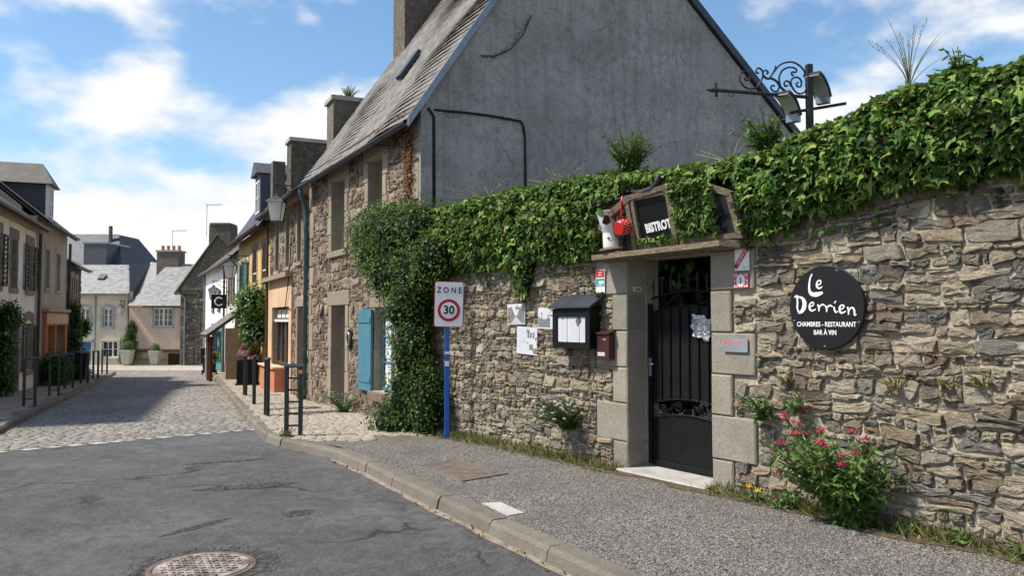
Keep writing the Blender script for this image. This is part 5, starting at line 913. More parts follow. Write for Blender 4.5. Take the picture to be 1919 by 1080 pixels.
# pictures and notice
def picture(label, u, z, w, h, kind, roll=0.):
    o, m = plate('wall_print', label, 'print', u, z, w, h, 'print_light' if kind == 'photo' else 'paper', n=.035, th=.006, roll=roll, group='prints fixed to the stone wall')
    z0 = .006
    def poly(pts, mat, nm, zz): MB().prism([m @ Vector((x*w/2, y*h/2, zz)) for x, y in pts], [m @ Vector((x*w/2, y*h/2, zz+.0006)) for x, y in pts]).build(nm, mat, o)
    if kind == 'street': poly([(-.95, -.9), (-.95, .6), (-.5, .75), (-.15, -.1), (.1, -.15), (.55, .8), (.95, .65), (.95, -.9)], 'print_grey', 'houses', z0); poly([(-.6, -.95), (0, -.2), (.7, -.95)], 'print_light', 'road', z0+.001)
    if kind == 'church': poly([(-.95, -.85), (-.95, .2), (-.55, -.1), (-.5, .7), (-.4, -.1), (.2, -.05), (.35, .3), (.55, -.05), (.6, -.85)], 'print_grey', 'church', z0)
    if kind == 'text':
        for j in range(13): x1 = -.05+.9*random.random()*(j > 7); MB().mbox(m, -.85*w/2, x1*w/2, (.8-.125*j)*h/2, (.8-.125*j)*h/2+.004, z0, z0+.0006).build('print_line', 'print_light', o)
        for a, b, c, d in ((.05, .25, .2, .62), (.32, .5, .22, .6), (.58, .75, .2, .65), (.25, .62, -.65, -.25)): poly([(a, c), (b, c), (b, d), (a, d)], 'print_grey', 'photo', z0)
picture('small black and white street photograph, farthest print from the gate', 3.28, 1.675, .40, .27, 'street', R_(1)); picture('small black and white church picture beside the menu box', 2.64, 1.62, .32, .26, 'church', R_(-1)); picture('white text notice with small photos, lowest of the wall prints', 3.04, 1.335, .44, .35, 'text', R_(-2))
# foil on the gate
o = thing('foil_sheet', 'crumpled silver foil sheet hung on the black gate', 'foil', W.P(.4, -.27, 1.4)); bm = bmesh.new(); bmesh.ops.create_grid(bm, x_segments=14, y_segments=12, size=.5); m0 = W.mat(.40, gn+.035, 1.53, R_(-8))
for v in bm.verts:
    x, y = v.co.x, v.co.y; w_ = 1-.25*(y < -.2)*(x < 0)*1.0; v.co = m0 @ Vector((x*.26*w_+.012*nz3(y*6, 3), y*.23+.02*nz3(x*5, 1)-.02*(x > .2), .018*nz3(x*6, y*6, 4)+.010*nz3(x*14, y*14)))-OFF[o.name]
me = bpy.data.meshes.new('sheet'); bm.to_mesh(me); bm.free(); link('sheet', me, 'foil', o)
# ================================================================== BISTROT FRAME OVER THE GATE
bf = thing('bistrot_window_frame', 'weathered wooden window frame sign reading BISTROT above the gate', 'sign', W.P(.6, .1, 2.28))
# sill board, wider than the frame, with chamfered near end
brd = [(1.50, .04), (1.46, .30), (-.34, .30), (-.46, .16), (-.46, .04)]; zt = lambda u: 2.335-.012*(u+.3)
MB().prism([W.P(u, n, zt(u)-.075+.02*(n > .2)) for u, n in brd], [W.P(u, n, zt(u)) for u, n in brd]).build('sill_board', 'old_wood', bf)
def fp(u, h, n0=.0): return W.P(u-.2, .17+n0+h*.24, 2.345+h*.84)      # leaning plane of the frame
def beam(a, b, w, nm, d=.05, mat='old_wood', n0=0.):
    (u0, h0), (u1, h1) = a, b; du, dh = u1-u0, h1-h0; l = math.hypot(du, dh); pu, ph = -dh/l*w/2, du/l*w/2; q = [(u0+pu, h0+ph), (u1+pu, h1+ph), (u1-pu, h1-ph), (u0-pu, h0-ph)]
    return MB().prism([fp(u, h, n0-d/2) for u, h in q], [fp(u, h, n0+d/2) for u, h in q]).build(nm, mat, bf)
beam((1.08, 0), (1.06, .60), .06, 'post', .06); beam((1.01, .0), (.99, .60), .045, 'post', .045); beam((.50, 0), (.47, .62), .06, 'post', .06); beam((.42, 0), (.39, .60), .045, 'post', .045); beam((-.29, .0), (-.26, .47), .065, 'post', .06); beam((1.34, .0), (1.33, .44), .04, 'post', .04)
beam((1.52, .38), (1.02, .62), .07, 'top_rail', .07); beam((1.04, .62), (.45, .67), .06, 'top_rail', .06); beam((.45, .67), (.02, .63), .055, 'top_rail', .06); beam((.04, .63), (-.28, .47), .065, 'top_rail', .06)
beam((1.00, .035), (.48, .035), .07, 'bottom_rail', .05); beam((.42, .035), (-.27, .035), .06, 'bottom_rail', .05); beam((1.00, .60), (.46, .62), .05, 'sash_rail', .04)
q = [(.97, .07), (.50, .07), (.48, .60), (.96, .59)]; pn = MB().prism([fp(u, h, -.02) for u, h in q], [fp(u, h, -.008) for u, h in q]).build('pane', 'sign_black', bf)
q = [(.39, .06), (-.24, .06), (-.22, .45), (.03, .58), (.38, .62)]; MB().prism([fp(u, h, -.02) for u, h in q], [fp(u, h, -.008) for u, h in q]).build('pane', 'glass_pane', bf)
mm = W.mat(.51, .17+.24*.24+.0005, 2.345+.24*.84, R_(4), math.atan(.24/.84)); text('BISTROT', .125, mm, 'sign_white', pn, .74, bold=.006)
# enamel jug on a round wooden base, red pan, iron ornament
jg = thing('enamel_jug', 'chipped white enamel jug standing on the bistrot sill', 'jug', W.P(1.23, .2, 2.35)); JM = Matrix.Translation(W.P(1.23, .20, 2.352)) @ Matrix.Rotation(R_(-5), 4, 'Y') @ Matrix.Diagonal((.88, .88, .92, 1))
MB().lathe(JM, [(.15, 0), (.16, .012), (.15, .028)], 24).build('base_disc', 'old_wood', jg, True); MB().lathe(JM @ Matrix.Translation((0, 0, .029)), [(.105, 0), (.108, .02), (.102, .16), (.098, .20), (.115, .22), (.135, .34), (.158, .43), (.166, .44), (.15, .435), (.12, .34), (.09, .2)], 24).build('jug_body', 'enamel', jg, True)
MB().tube([JM @ Vector((.10*math.cos(-.6), .10*math.sin(-.6), .40)), JM @ Vector((.20, -.1, .38)), JM @ Vector((.20, -.08, .25)), JM @ Vector((.09, -.05, .18))], .012, 6).build('handle', 'enamel', jg, True)
MB().prism(*[[JM @ Vector((-.055+.05*math.sin(t_)*(1+.3*math.cos(3*t_)), -.126-.025*math.cos(t_)-e_, .355+.055*math.cos(t_))) for t_ in np.linspace(0, 5.6, 9)] for e_ in (.004, .016)]).build('rust_patch', 'mailbox_paint', jg)
rp = thing('red_pan', 'small red polka dot enamel pan hanging on the bistrot frame', 'pan', W.P(1.2, .3, 2.55)); PMx = Matrix.Translation(W.P(.93, .33, 2.57)) @ Vector((.72, .62, .25)).to_track_quat('Z', 'Y').to_matrix().to_4x4() @ Matrix.Translation((0, 0, -.06)) @ Matrix.Diagonal((.9, .9, .9, 1))
MB().lathe(PMx, [(.0, .0), (.075, .0), (.084, .01), (.09, .12), (.094, .125), (.086, .125), (.08, .02), (.0, .015)], 24).build('bowl', 'red_enamel', rp)
for ring_ in (.03, .06, .09):
    for k in range(14): a = 2*math.pi*(k+.5*(ring_ == .06))/14; rr_ = .0855+.04*ring_; MB().lathe(PMx @ Matrix.Translation((rr_*math.cos(a), rr_*math.sin(a), ring_)), [(.001, -.005), (.006, 0), (.001, .005)], 6).build('dot', 'sign_white', rp)
MB().tube([PMx @ Vector((0, .06, .10)), W.P(.93, .34, 2.72), W.P(.92, .35, 2.83), W.P(.91, .34, 2.90)], .012, 6).build('handle', 'red_enamel', rp, True)
io = thing('iron_ornament', 'dark curved iron hook ornament on top of the bistrot frame', 'ornament', W.P(.9, .3, 3.0)); MB().tube([fp(.98, .70), fp(.85, .665), fp(.70, .675), fp(.60, .73), fp(.55, .82)], [.012, .03, .034, .035, .022], 8).build('hook', 'iron', io, True)
# ================================================================== WROUGHT IRON SIGN BRACKET
br = thing('iron_sign_bracket', 'wrought iron sign bracket with scrolls on a post above ivy', 'sign bracket', (2.70, 7.02, 2.9)); ax = Vector((-.992, -.12, 0)).normalized(); pc = Vector((2.62, 6.98, 0))
def bp(a, z): return pc+ax*a+Vector((0, 0, z))
MB().mbox(Matrix.Translation((2.62, 6.98, 0)) @ Matrix.Rotation(math.atan2(ax.y, ax.x), 4, 'Z'), -.025, .025, -.025, .025, 2.8, 3.855).build('post', 'iron', br)
MB().tube([bp(.02, 3.565), bp(.90, 3.60)], .017, 8).build('arm', 'iron', br)
MB().lathe(Matrix.Translation(bp(.88, 3.598)) @ ax.to_track_quat('Z', 'Y').to_matrix().to_4x4(), [(.012, -.10), (.022, -.08), (.012, -.06), (.012, -.02), (.022, 0), (.02, .015), (.006, .06)], 8).build('finial', 'iron', br)
MB().tube([bp(.85, 3.54), bp(.86, 3.66)], .014, 5).build('finial_cross', 'iron', br); MB().tube([bp(.72+.02*math.cos(a), 3.565+.02*math.sin(a)) for a in np.linspace(0, 6.28, 12)], .004, 4).build('eyelet', 'iron', br)
K = lambda x, y: bp((1352-x)/1890*280/209*1.0*.985, 3.598+(498-y)/1890*280/209)
def scroll(pts, r=.0085):
    P = [K(x, y) for x, y in pts]; Q = [P[0]]+P+[P[-1]]; out = []
    for i in range(1, len(Q)-2):
        for t_ in np.linspace(0, 1, 6)[:-1]: a, b, c, d = Q[i-1:i+3]; out.append(.5*((2*b)+(c-a)*t_+(2*a-5*b+4*c-d)*t_*t_+(3*b-a-3*c+d)*t_**3))
    MB().tube(out+[P[-1]], r, 5).build('scroll', 'iron', br, True)
scroll([(840, 310), (900, 230), (960, 160), (1050, 120), (1150, 115), (1250, 170), (1310, 260), (1335, 350), (1320, 440), (1260, 500), (1180, 490), (1130, 430), (1110, 370), (1130, 320), (1180, 300), (1230, 320), (1250, 370), (1230, 420), (1190, 410), (1185, 375), (1210, 365)])
scroll([(1150, 285), (1120, 260), (1130, 235), (1165, 240), (1190, 220), (1170, 190), (1110, 178), (1040, 195), (985, 240), (955, 310), (960, 380), (985, 440), (1060, 490)])
scroll([(740, 290), (720, 360), (660, 440), (590, 470), (510, 450), (450, 390), (435, 320), (465, 265), (520, 255), (565, 290), (570, 335), (540, 360), (505, 345), (510, 320)])
scroll([(740, 290), (735, 240), (700, 205), (660, 215), (655, 260), (690, 270)]); scroll([(740, 290), (750, 240), (785, 230), (810, 255), (790, 275)]); scroll([(740, 290), (790, 330), (860, 330), (930, 370), (970, 430), (1060, 500)], .011)
scroll([(1110, 420), (1090, 370), (1050, 350), (1020, 380), (1035, 420), (1070, 405)]); scroll([(960, 420), (930, 480), (880, 485), (845, 450), (860, 415), (895, 425)])
scroll([(840, 310), (905, 195), (905, 165)], .007)
def arc_light(c, rz, label):
    o = thing('arched_lamp', label, 'lamp', c, 'arched lamps on the bracket post'); m0 = Matrix.Translation(c) @ Matrix.Rotation(rz, 4, 'Z'); R0 = .30; an = np.linspace(0, R_(62), 9)
    def strip_(r0, r1, w, nm, mat):
        mb = MB(); ring = []
        for a in an: ring.append([m0 @ Vector((r*math.sin(a)-.02, s_*w, r*math.cos(a)-R0)) for r, s_ in ((r0, -1), (r0, 1), (r1, 1), (r1, -1))])
        vs_ = [v for q in ring for v in q]; fs_ = [(4*i+j, 4*i+(j+1) % 4, 4*i+4+(j+1) % 4, 4*i+4+j) for i in range(len(an)-1) for j in range(4)]+[(0, 1, 2, 3), tuple(4*(len(an)-1)+j for j in (3, 2, 1, 0))]; mb.add(vs_, fs_).build(nm, mat, o)
    strip_(R0-.012, R0+.012, .075, 'housing', 'iron'); strip_(R0-.02, R0-.0125, .062, 'diffuser', 'lamp_glass'); MB().mbox(m0, .20, .27, -.055, .055, -.215, -.15).build('end_box', 'zinc', o)
arc_light(bp(-.02, 3.76)+Vector((.0, -.03, 0)), R_(48), 'arched white lamp fixed beside the bracket post top'); arc_light(bp(.26, 3.585)+Vector((0, -.02, 0)), R_(48), 'lower arched white lamp under the bracket arm')
MB().tube([bp(.18, 3.42), bp(-.34, 3.52)], .014, 6).build('cross_bar', 'iron', br)
# ================================================================== ZONE 30 SIGN
zs_ = thing('speed_zone_sign', 'white ZONE 30 road sign on a blue post', 'road sign', gp_(-.92, 11.3)); m = Matrix.Translation((-.885, 11.24, 1.82)) @ Matrix.Rotation(R_(8), 4, 'Z') @ Matrix.Rotation(R_(90), 4, 'X') @ Matrix.Rotation(R_(-1.2), 4, 'Z')
def rrect(w, h, r, k=5): return [(sx*(w/2-r)+r*math.cos(a), sy*(h/2-r)+r*math.sin(a)) for sx, sy, a0 in ((1, 1, 0), (-1, 1, 90), (-1, -1, 180), (1, -1, 270)) for a in [R_(a0+90*i/k) for i in range(k+1)]]
def flat(pts, z0, z1, mat, nm): return MB().prism([m @ Vector((x, y, z0)) for x, y in pts], [m @ Vector((x, y, z1)) for x, y in pts]).build(nm, mat, zs_)
flat(rrect(.415, .645, .03), -.012, 0, 'sign_red', 'panel'); flat(rrect(.394, .624, .025), .0002, .0016, 'sign_white', 'face'); circ = lambda r, cy: [(r*math.cos(a), cy+r*math.sin(a)) for a in np.linspace(0, 6.283, 40)[:-1]]
flat(circ(.158, -.085), .0018, .003, 'sign_red', 'red_ring'); flat(circ(.115, -.085), .0032, .0042, 'sign_white', 'disc'); text('30', .165, m @ Matrix.Translation((0, -.085, .0055)), 'sign_black', zs_, .95, bold=.004); text('Z O N E', .115, m @ Matrix.Translation((.0, .195, .003)), 'sign_black', zs_, .85, bold=.002)
MB().mbox(Matrix.Translation((-.915, 11.31, 0)) @ Matrix.Rotation(R_(8), 4, 'Z'), -.035, .035, -.02, .02, zg(11.9)-.1, 2.1).build('post', 'sign_blue', zs_, bevel=.006)
for z in (.95, 1.12): MB().mbox(Matrix.Translation((-.915, 11.288, z)) @ Matrix.Rotation(R_(8), 4, 'Z'), -.03, .03, -.0015, .0, 0, .07 if z < 1 else .035).build('sticker', 'sign_white', zs_)
MB().mbox(Matrix.Translation((-.915, 11.275, 0)) @ Matrix.Rotation(R_(8), 4, 'Z'), -.06, .06, -.004, .02, 1.60, 1.64).build('clamp', 'zinc', zs_)

# ================================================================== VEGETATION
T_IVY = (np.array([(0, 0, 0), (-.36, -.12, -.06), (-.52, .26, -.10), (-.22, .40, -.02), (0, 1, -.08), (.22, .40, -.02), (.52, .26, -.10), (.36, -.12, -.06)]), [(0, 4, 3, 2, 1), (0, 7, 6, 5, 4)])
T_LEAF = (np.array([(0, 0, 0), (-.27, .35, -.07), (-.20, .70, -.08), (0, 1, -.10), (.20, .70, -.08), (.27, .35, -.07)]), [(0, 3, 2, 1), (0, 5, 4, 3)])
T_LANCE = (np.array([(0, 0, 0), (-.15, .35, -.05), (-.12, .65, -.08), (0, 1, -.16), (.12, .65, -.08), (.15, .35, -.05)]), [(0, 3, 2, 1), (0, 5, 4, 3)])
T_BLADE = (np.array([(-.04, 0, 0), (-.03, .5, .05), (0, 1, .18), (.03, .5, .05), (.04, 0, 0)]), [(0, 4, 3, 2, 1)])
def unit(a): return a/np.maximum(np.linalg.norm(a, axis=-1, keepdims=True), 1e-9)
def leaves(name, parent, mat, P, Nr, D, size, tmpl, jn=.45, jd=.5, n_ind=0, part='leaf', seed=0):
    rs = np.random.RandomState(seed); P = np.asarray(P, float); n = len(P); Nr = np.broadcast_to(np.asarray(Nr, float), P.shape); D = np.broadcast_to(np.asarray(D, float), P.shape); size = np.broadcast_to(np.asarray(size, float), (n,))
    z = unit(unit(Nr)+rs.normal(0, jn, (n, 3))); y = unit(D)+rs.normal(0, jd, (n, 3)); y = unit(y-z*(y*z).sum(1, keepdims=True)); x = np.cross(y, z); tv, tf = tmpl
    idx = np.arange(n)
    if n_ind:
        fr_ok = np.array([inframe(p, .97) for p in P]); dist = np.linalg.norm(P-np.array(CAM), axis=1); key = np.where(fr_ok, -size/dist, 1); front = (P*np.array([0, 0, 0])).sum(1); idx = np.argsort(key+front); off = OFF[parent.name]
        me = bpy.data.meshes.new(part); me.from_pydata([tuple(v) for v in tv], [], tf); me.materials.append(MATS[mat])
        for i in idx[:n_ind]:
            o = bpy.data.objects.new(part, me); COL.objects.link(o); o.parent = parent; M_ = Matrix((x[i]*size[i], y[i]*size[i], z[i]*size[i])).transposed().to_4x4(); M_.translation = Vector(P[i])-off; o.matrix_basis = M_
        idx = idx[n_ind:]
    P, x, y, z, size = P[idx], x[idx], y[idx], z[idx], size[idx]; n = len(P); k = len(tv)
    V = P[:, None]+size[:, None, None]*(tv[None, :, 0:1]*x[:, None]+tv[None, :, 1:2]*y[:, None]+tv[None, :, 2:3]*z[:, None]); F = (np.array(tf)[None]+np.arange(n)[:, None, None]*k).reshape(-1, len(tf[0]))
    return tag(arr_mesh(name, V.reshape(-1, 3), F, mat, parent), kind='stuff')
# ---- ivy over the garden wall
ivt = [(-9, 3.5), (-2.8, 3.42), (-2.37, 3.46), (-1.97, 3.42), (-1.61, 3.37), (-1.32, 3.28), (-1.0, 3.23), (-.72, 3.17), (-.11, 3.15), (.6, 3.2), (1.7, 3.31), (2.39, 3.33), (3.55, 3.35), (4.96, 3.35), (6.2, 3.3)]
def ivbot(u):
    b = lerp_tab([(-9, 2.6)]+ivb, u)+.05*nz3(u*3.1, 7)+.05*nz3(u*9, 3)
    if 2.85 < u < 3.3: b -= .42*math.sin((u-2.85)/.45*math.pi)**.7
    if -.5 < u < 1.0: b = max(b, 2.78-.30*(u < .22)+.2*(u > .4))
    return b
NW = np.array(W.n); UP = np.array((0, 0, 1.))
def ivy_pt(u, s, dep=0.):
    """s 0..1 bottom of front to crest, 1..1.5 over the top towards the garden"""
    zb_, zt_ = ivbot(u), lerp_tab(ivt, u)+.05*nz3(u*2.2, 11); lump = .06*nz3(u*2.4, s*3.0, 5)+.035*nz3(u*6, s*7, 2)
    if s <= 1: z = zb_+(zt_-.10-zb_)*s; n = .10+.17*math.sin(min(1, s*1.15)*math.pi*.75)+lump; nr_ = NW*(1-.35*s)+UP*(.25+.55*s)
    else: t_ = (s-1)/.5; z = zt_-.10+.10*math.sin(t_*2.2)+lump*.6; n = .20-.62*t_; nr_ = UP+NW*(.6-.9*t_)
    return np.array(W.P(u, n-dep, z)), nr_
iv = thing('ivy', 'thick green ivy spilling over the top of the garden wall', 'ivy', W.P(0, 0, 2.6)); rs = np.random.RandomState(4); P = []; Nn = []; Sz = []
def ivdens(u): return u > -3.6
for i in range(18000):
    u = rs.uniform(-4.2, 6.0); s = rs.uniform(-.02, 1.5)
    if s > 1.25 and rs.rand() < .5: continue
    p, n_ = ivy_pt(u, s, rs.rand()**1.5*.13-.04)
    if -.5 < u < 1.5 and p[2] < 2.93 and (u > .22 or u < -.15): continue
    P.append(p); Nn.append(n_); Sz.append(rs.uniform(.035, .085) if rs.rand() > .12 else rs.uniform(.085, .11))
for i in range(420):      # sprays over the right pane of the bistrot frame and hanging shoots
    u = rs.uniform(-.08, .42); h = rs.uniform(.05, .7); q = fp(u, h, .035+.05*rs.rand())
    if h < .2 and rs.rand() < .55: continue
    P.append(np.array(q)); Nn.append(NW+UP*.3); Sz.append(rs.uniform(.045, .085))
for i in range(60): u = rs.uniform(.45, 1.0); P.append(np.array(fp(u, rs.uniform(.03, .12), .04))); Nn.append(NW+UP*.4); Sz.append(rs.uniform(.03, .06))
for i in range(320):
    u = rs.uniform(-4.0, 5.5); s = -rs.rand()**2*.16
    if -.5 < u < 1.8: continue
    p, n_ = ivy_pt(u, 0); p = p+UP*s*1.2-NW*.04; P.append(p); Nn.append(n_); Sz.append(rs.uniform(.03, .07))
leaves('foliage', iv, 'ivy_leaf', P, Nn, -UP+NW*.25, np.array(Sz)*1.0, T_IVY, .55, .5, 280, seed=2)
P = [ivy_pt(rs.uniform(-4, 5.8), rs.uniform(0, 1.1), -.02)[0] for _ in range(260)]; P = [p for p in P if not ((W.P(0)-Vector(p)).length < 3.2 and p[2] < 2.95)]
leaves('dead_leaves', iv, 'dry_leaf', P, NW+UP*.4, -UP, .05, T_IVY, .6, .6, seed=12)
for k in range(46):
    u = rs.uniform(-3.8, 5.6); s0 = rs.uniform(.0, .5)
    if -.6 < u < 1.8: continue
    MB().tube([Vector(ivy_pt(u+.10*j*nz3(u, j), s0-.10*j*(s0 < .15)+.12*j*(s0 >= .15), -.025)[0]) for j in range(4)], .006, 4).build('stem', 'bark', iv)
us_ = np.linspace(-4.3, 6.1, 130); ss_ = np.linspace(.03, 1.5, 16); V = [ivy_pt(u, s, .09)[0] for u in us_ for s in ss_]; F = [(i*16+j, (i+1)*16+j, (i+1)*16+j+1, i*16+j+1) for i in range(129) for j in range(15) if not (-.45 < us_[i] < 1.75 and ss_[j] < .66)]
arr_mesh('twig_shade_core', V, F, 'leaf_gap_shade', iv)  # inner twig sheet, coloured near-black as the shade inside the ivy
us2 = np.linspace(-14, -4.1, 60); V = [ivy_pt(u, s, .05)[0] for u in us2 for s in ss_]; F = [(i*16+j, (i+1)*16+j, (i+1)*16+j+1, i*16+j+1) for i in range(59) for j in range(15)]; arr_mesh('twig_shade_core', V, F, 'leaf_gap_shade', iv)
# ---- climbing shrub on the house corner
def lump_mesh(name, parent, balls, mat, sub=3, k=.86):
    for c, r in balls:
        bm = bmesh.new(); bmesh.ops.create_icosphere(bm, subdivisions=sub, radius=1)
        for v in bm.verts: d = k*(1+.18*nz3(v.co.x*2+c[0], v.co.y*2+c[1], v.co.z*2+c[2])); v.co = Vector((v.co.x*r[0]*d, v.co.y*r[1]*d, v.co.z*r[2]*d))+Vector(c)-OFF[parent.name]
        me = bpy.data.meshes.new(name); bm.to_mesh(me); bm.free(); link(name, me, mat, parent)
def ball_leaves(balls, n, rs, shell=(.72, 1.12), zmin=None):
    vol = np.array([(r[0]*r[1]+r[1]*r[2]+r[0]*r[2]) for c, r in balls]); pick = rs.choice(len(balls), n, p=vol/vol.sum()); d = unit(rs.normal(0, 1, (n, 3))); C_ = np.array([b[0] for b in balls])[pick]; R0 = np.array([b[1] for b in balls])[pick]
    k = rs.uniform(*shell, (n, 1)); lump = np.array([[1+.22*nz3(*(dd_*2.3+c)) ] for dd_, c in zip(d, C_)]); P = C_+d*R0*k*lump; Nn = unit(d/R0)
    if zmin is not None: ok = P[:, 2] > np.array([zg(y)+zmin for y in P[:, 1]]); P, Nn = P[ok], Nn[ok]
    return P, Nn
cs = thing('climbing_shrub', 'dense dark green climbing shrub at the house corner behind the road sign', 'shrub', H.P(.2, .3, -.1)); hp = lambda u, n, z: tuple(H.P(u, n, z))
balls = [(hp(1.55, .18, 3.05), (.55, .45, .40)), (hp(.75, .22, 3.15), (.6, .5, .42)), (hp(1.0, .22, 2.65), (.55, .45, .42)), (hp(.15, .2, 3.0), (.6, .5, .5)), (hp(1.85, .14, 2.75), (.38, .3, .32)), (hp(.2, .3, 2.3), (.55, .42, .42)), (hp(-.35, .3, 1.75), (.44, .38, .5)), (hp(-.55, .32, 1.1), (.38, .36, .55)), (hp(-.5, .32, .5), (.42, .38, .5)), (hp(-.30, .38, .02), (.55, .4, .40)), (hp(-.5, .1, 3.0), (.5, .4, .45)), (hp(-.55, .2, 2.4), (.45, .35, .5)), (hp(1.35, .15, 3.35), (.35, .3, .2)), (hp(-.95, .25, .4), (.3, .25, .6)), (hp(-1.1, .2, 2.5), (.35, .3, .4))]
rs = np.random.RandomState(9); P, Nn = ball_leaves(balls, 21000, rs, (.75, 1.15), 0.0); leaves('foliage', cs, 'vine_leaf', P, Nn*np.array([1, 1, .6])+UP*.45, -UP*.7+np.array(H.n)*.4, rs.uniform(.03, .068, len(P)), T_LEAF, .5, .6, 220, seed=5); lump_mesh('twig_shade_core', cs, balls, 'leaf_gap_shade', 3, .74)  # inner lumps carry the shade between leaves as a near-black colour
st = MB(); st.tube([H.P(-.45, .25, -.2), H.P(-.4, .25, .8), H.P(.1, .1, 1.8), H.P(.4, .1, 2.6), H.P(1.0, .1, 3.0)], [.05, .045, .04, .03, .015], 7); st.tube([H.P(-.3, .25, -.2), H.P(-.1, .2, 1.0), H.P(.3, .1, 2.0), H.P(-.2, .1, 2.8)], [.04, .03, .03, .012], 6); st.build('stem', 'bark', cs, True)
sh_ = []
for i in range(70):       # loose shoots along the outline
    p = np.array(hp(rs.uniform(-.2, 2.4), .3+.3*rs.rand(), rs.uniform(2.6, 3.5))); d = unit(np.array([rs.normal(-.3, .6), rs.normal(-.3, .5), rs.normal(.1, .5)]))
    for k in range(7): sh_.append(p+d*k*.035+np.array([0, 0, -.004*k*k]))
leaves('shoots', cs, 'vine_leaf', sh_, UP+np.array(H.n)*.5, np.array(H.n), .045, T_LEAF, .6, .9, seed=6)
# dry russet vine on the facade corner
dv = thing('dry_vine', 'dry russet brown vine clinging to the house corner under the gutter', 'vine', H.P(.3, .05, 3.4)); P = []
for i in range(1500): z = rs.uniform(3.4, 5.0); u = .34+.10*nz3(z*2)+rs.normal(0, .10+.10*(z > 4.5)) + (rs.rand()**2*1.3 if z > 4.72 else 0); P.append(np.array(hp(u, .05+.06*rs.rand()+(.10 if z > 4.7 else 0), z)))
leaves('dead_leaves', dv, 'dry_leaf', P, np.array(H.n)+UP*.3, -UP, rs.uniform(.03, .06, len(P)), T_LEAF, .7, .7, seed=7); MB().tube([H.P(.35, .04, 3.2), H.P(.3, .05, 4.0), H.P(.36, .05, 4.6), H.P(.8, .1, 4.85)], .015, 5).build('stem', 'bark', dv)
dv2 = thing('dead_ivy_trace', 'thin dead ivy stem curling across the grey gable below the roof edge', 'vine', H.P(-.08, -1, 6)); MB().tube([gp(t_, z) for t_, z in ((1.05, 6.0), (1.3, 6.03), (1.6, 6.2), (1.85, 6.5), (2.0, 6.85))], .012, 5).build('stem', 'bark', dv2); leaves('dead_leaves', dv2, 'dry_leaf', [np.array(gp(t_+rs.normal(0, .02), z+rs.normal(0, .02))) for t_, z in zip(np.linspace(1.05, 2, 60), 6.0+.85*np.linspace(0, 1, 60)**2)], -np.array(H.d), -UP, .035, T_LEAF, .5, .6)
# ---- herbs and flowers
def herb(name, label, cat, base, stems, hgt, spread, mat, leaf=(.04, .08), per=9, tmpl=T_LANCE, flower=None, fl_size=.05, seed=0, lean=None, group=None, bare=.1, fl_every=1., smat='stem', n_ind=0):
    rs = np.random.RandomState(seed+50); o = thing(name, label, cat, tuple(base), group); P = []; Nn = []; D = []; Sz = []; m = MB(); lean = np.zeros(3) if lean is None else np.array(lean); base = np.array(base)
    for i in range(stems):
        a = rs.uniform(0, 6.28); h = hgt*rs.uniform(.6, 1.1); out = np.array([math.cos(a), math.sin(a), 0])*spread*rs.uniform(.2, 1.)+lean*rs.uniform(.5, 1.); b0 = base+np.array([math.cos(a), math.sin(a), 0])*.03; pts = [b0+out*t_**1.5+UP*h*t_-UP*.12*h*t_**3*np.linalg.norm(out)/max(h, .01) for t_ in np.linspace(0, 1, 7)]
        m.tube([Vector(p) for p in pts], [.006*hgt/.6+.002]*5+[.004, .003], 4)
        for k in range(per):
            t_ = bare+(1-bare)*(k+.5)/per; j = min(5, int(t_*6)); f = t_*6-j; p = pts[j]*(1-f)+pts[j+1]*f; az = rs.uniform(0, 6.28)
            for s_ in (0, math.pi):
                dirn = np.array([math.cos(az+s_), math.sin(az+s_), .35-.2*t_]); P.append(p); D.append(dirn); Nn.append(UP+.3*dirn); Sz.append(rs.uniform(*leaf)*(1.15-.6*t_))
        if flower and rs.rand() < fl_every:
            tip = pts[-1]; fo = MB()
            for k in range(26): d = unit(rs.normal(0, 1, 3)); d[2] = abs(d[2])*.8; q = Vector(tip+d*fl_size*rs.uniform(.3, 1.)); r = fl_size*.22; fo.add([q+Vector((r, 0, 0)), q+Vector((-r*.5, r*.87, 0)), q+Vector((-r*.5, -r*.87, 0)), q+Vector((0, 0, r*1.2))], [(0, 1, 3), (1, 2, 3), (2, 0, 3), (2, 1, 0)])
            fo.build('flower_head', flower, o)
    tag(m.build('stems', smat, o), kind='stuff'); leaves('foliage', o, mat, P, Nn, D, Sz, tmpl, .3, .25, n_ind, seed=seed); return o
wp = lambda u, n, z: np.array(W.P(u, n, z)); tow = NW*.25
herb('valerian', 'large bushy red valerian in flower at the foot of the wall', 'flowering plant', wp(-1.55, .20, -.02), 120, .70, .50, 'plant_leaf', (.09, .16), 13, T_LANCE, 'petal_red', .045, 1, tow*.6+np.array(W.d)*.10, fl_every=.085, n_ind=80, bare=.04)
herb('valerian', 'smaller red valerian growing from the wall below the round sign', 'flowering plant', wp(-1.13, .08, .40), 9, .42, .14, 'plant_leaf', (.05, .09), 6, T_LANCE, 'petal_red', .034, 2, tow*.5+np.array(W.d)*.08)
herb('wall_herb', 'leafy grey green herb growing from the wall beside the gate jamb', 'plant', wp(-.62, .05, .70), 13, .26, .16, 'plant_leaf', (.07, .12), 6, T_LANCE, None, .03, 3, tow*.8, n_ind=20); herb('wall_herb', 'small leafy herb in the wall joint above the red valerian', 'plant', wp(-.98, .05, .80), 9, .2, .13, 'plant_leaf', (.06, .10), 5, T_LANCE, None, .03, 4, tow*.7)
herb('dandelion', 'yellow flowering dandelion at the foot of the gate jamb', 'flowering plant', wp(-.60, .17, -.02), 6, .14, .10, 'plant_leaf', (.06, .11), 3, T_LANCE, 'petal_yellow', .036, 5, tow*.5, fl_every=.6)
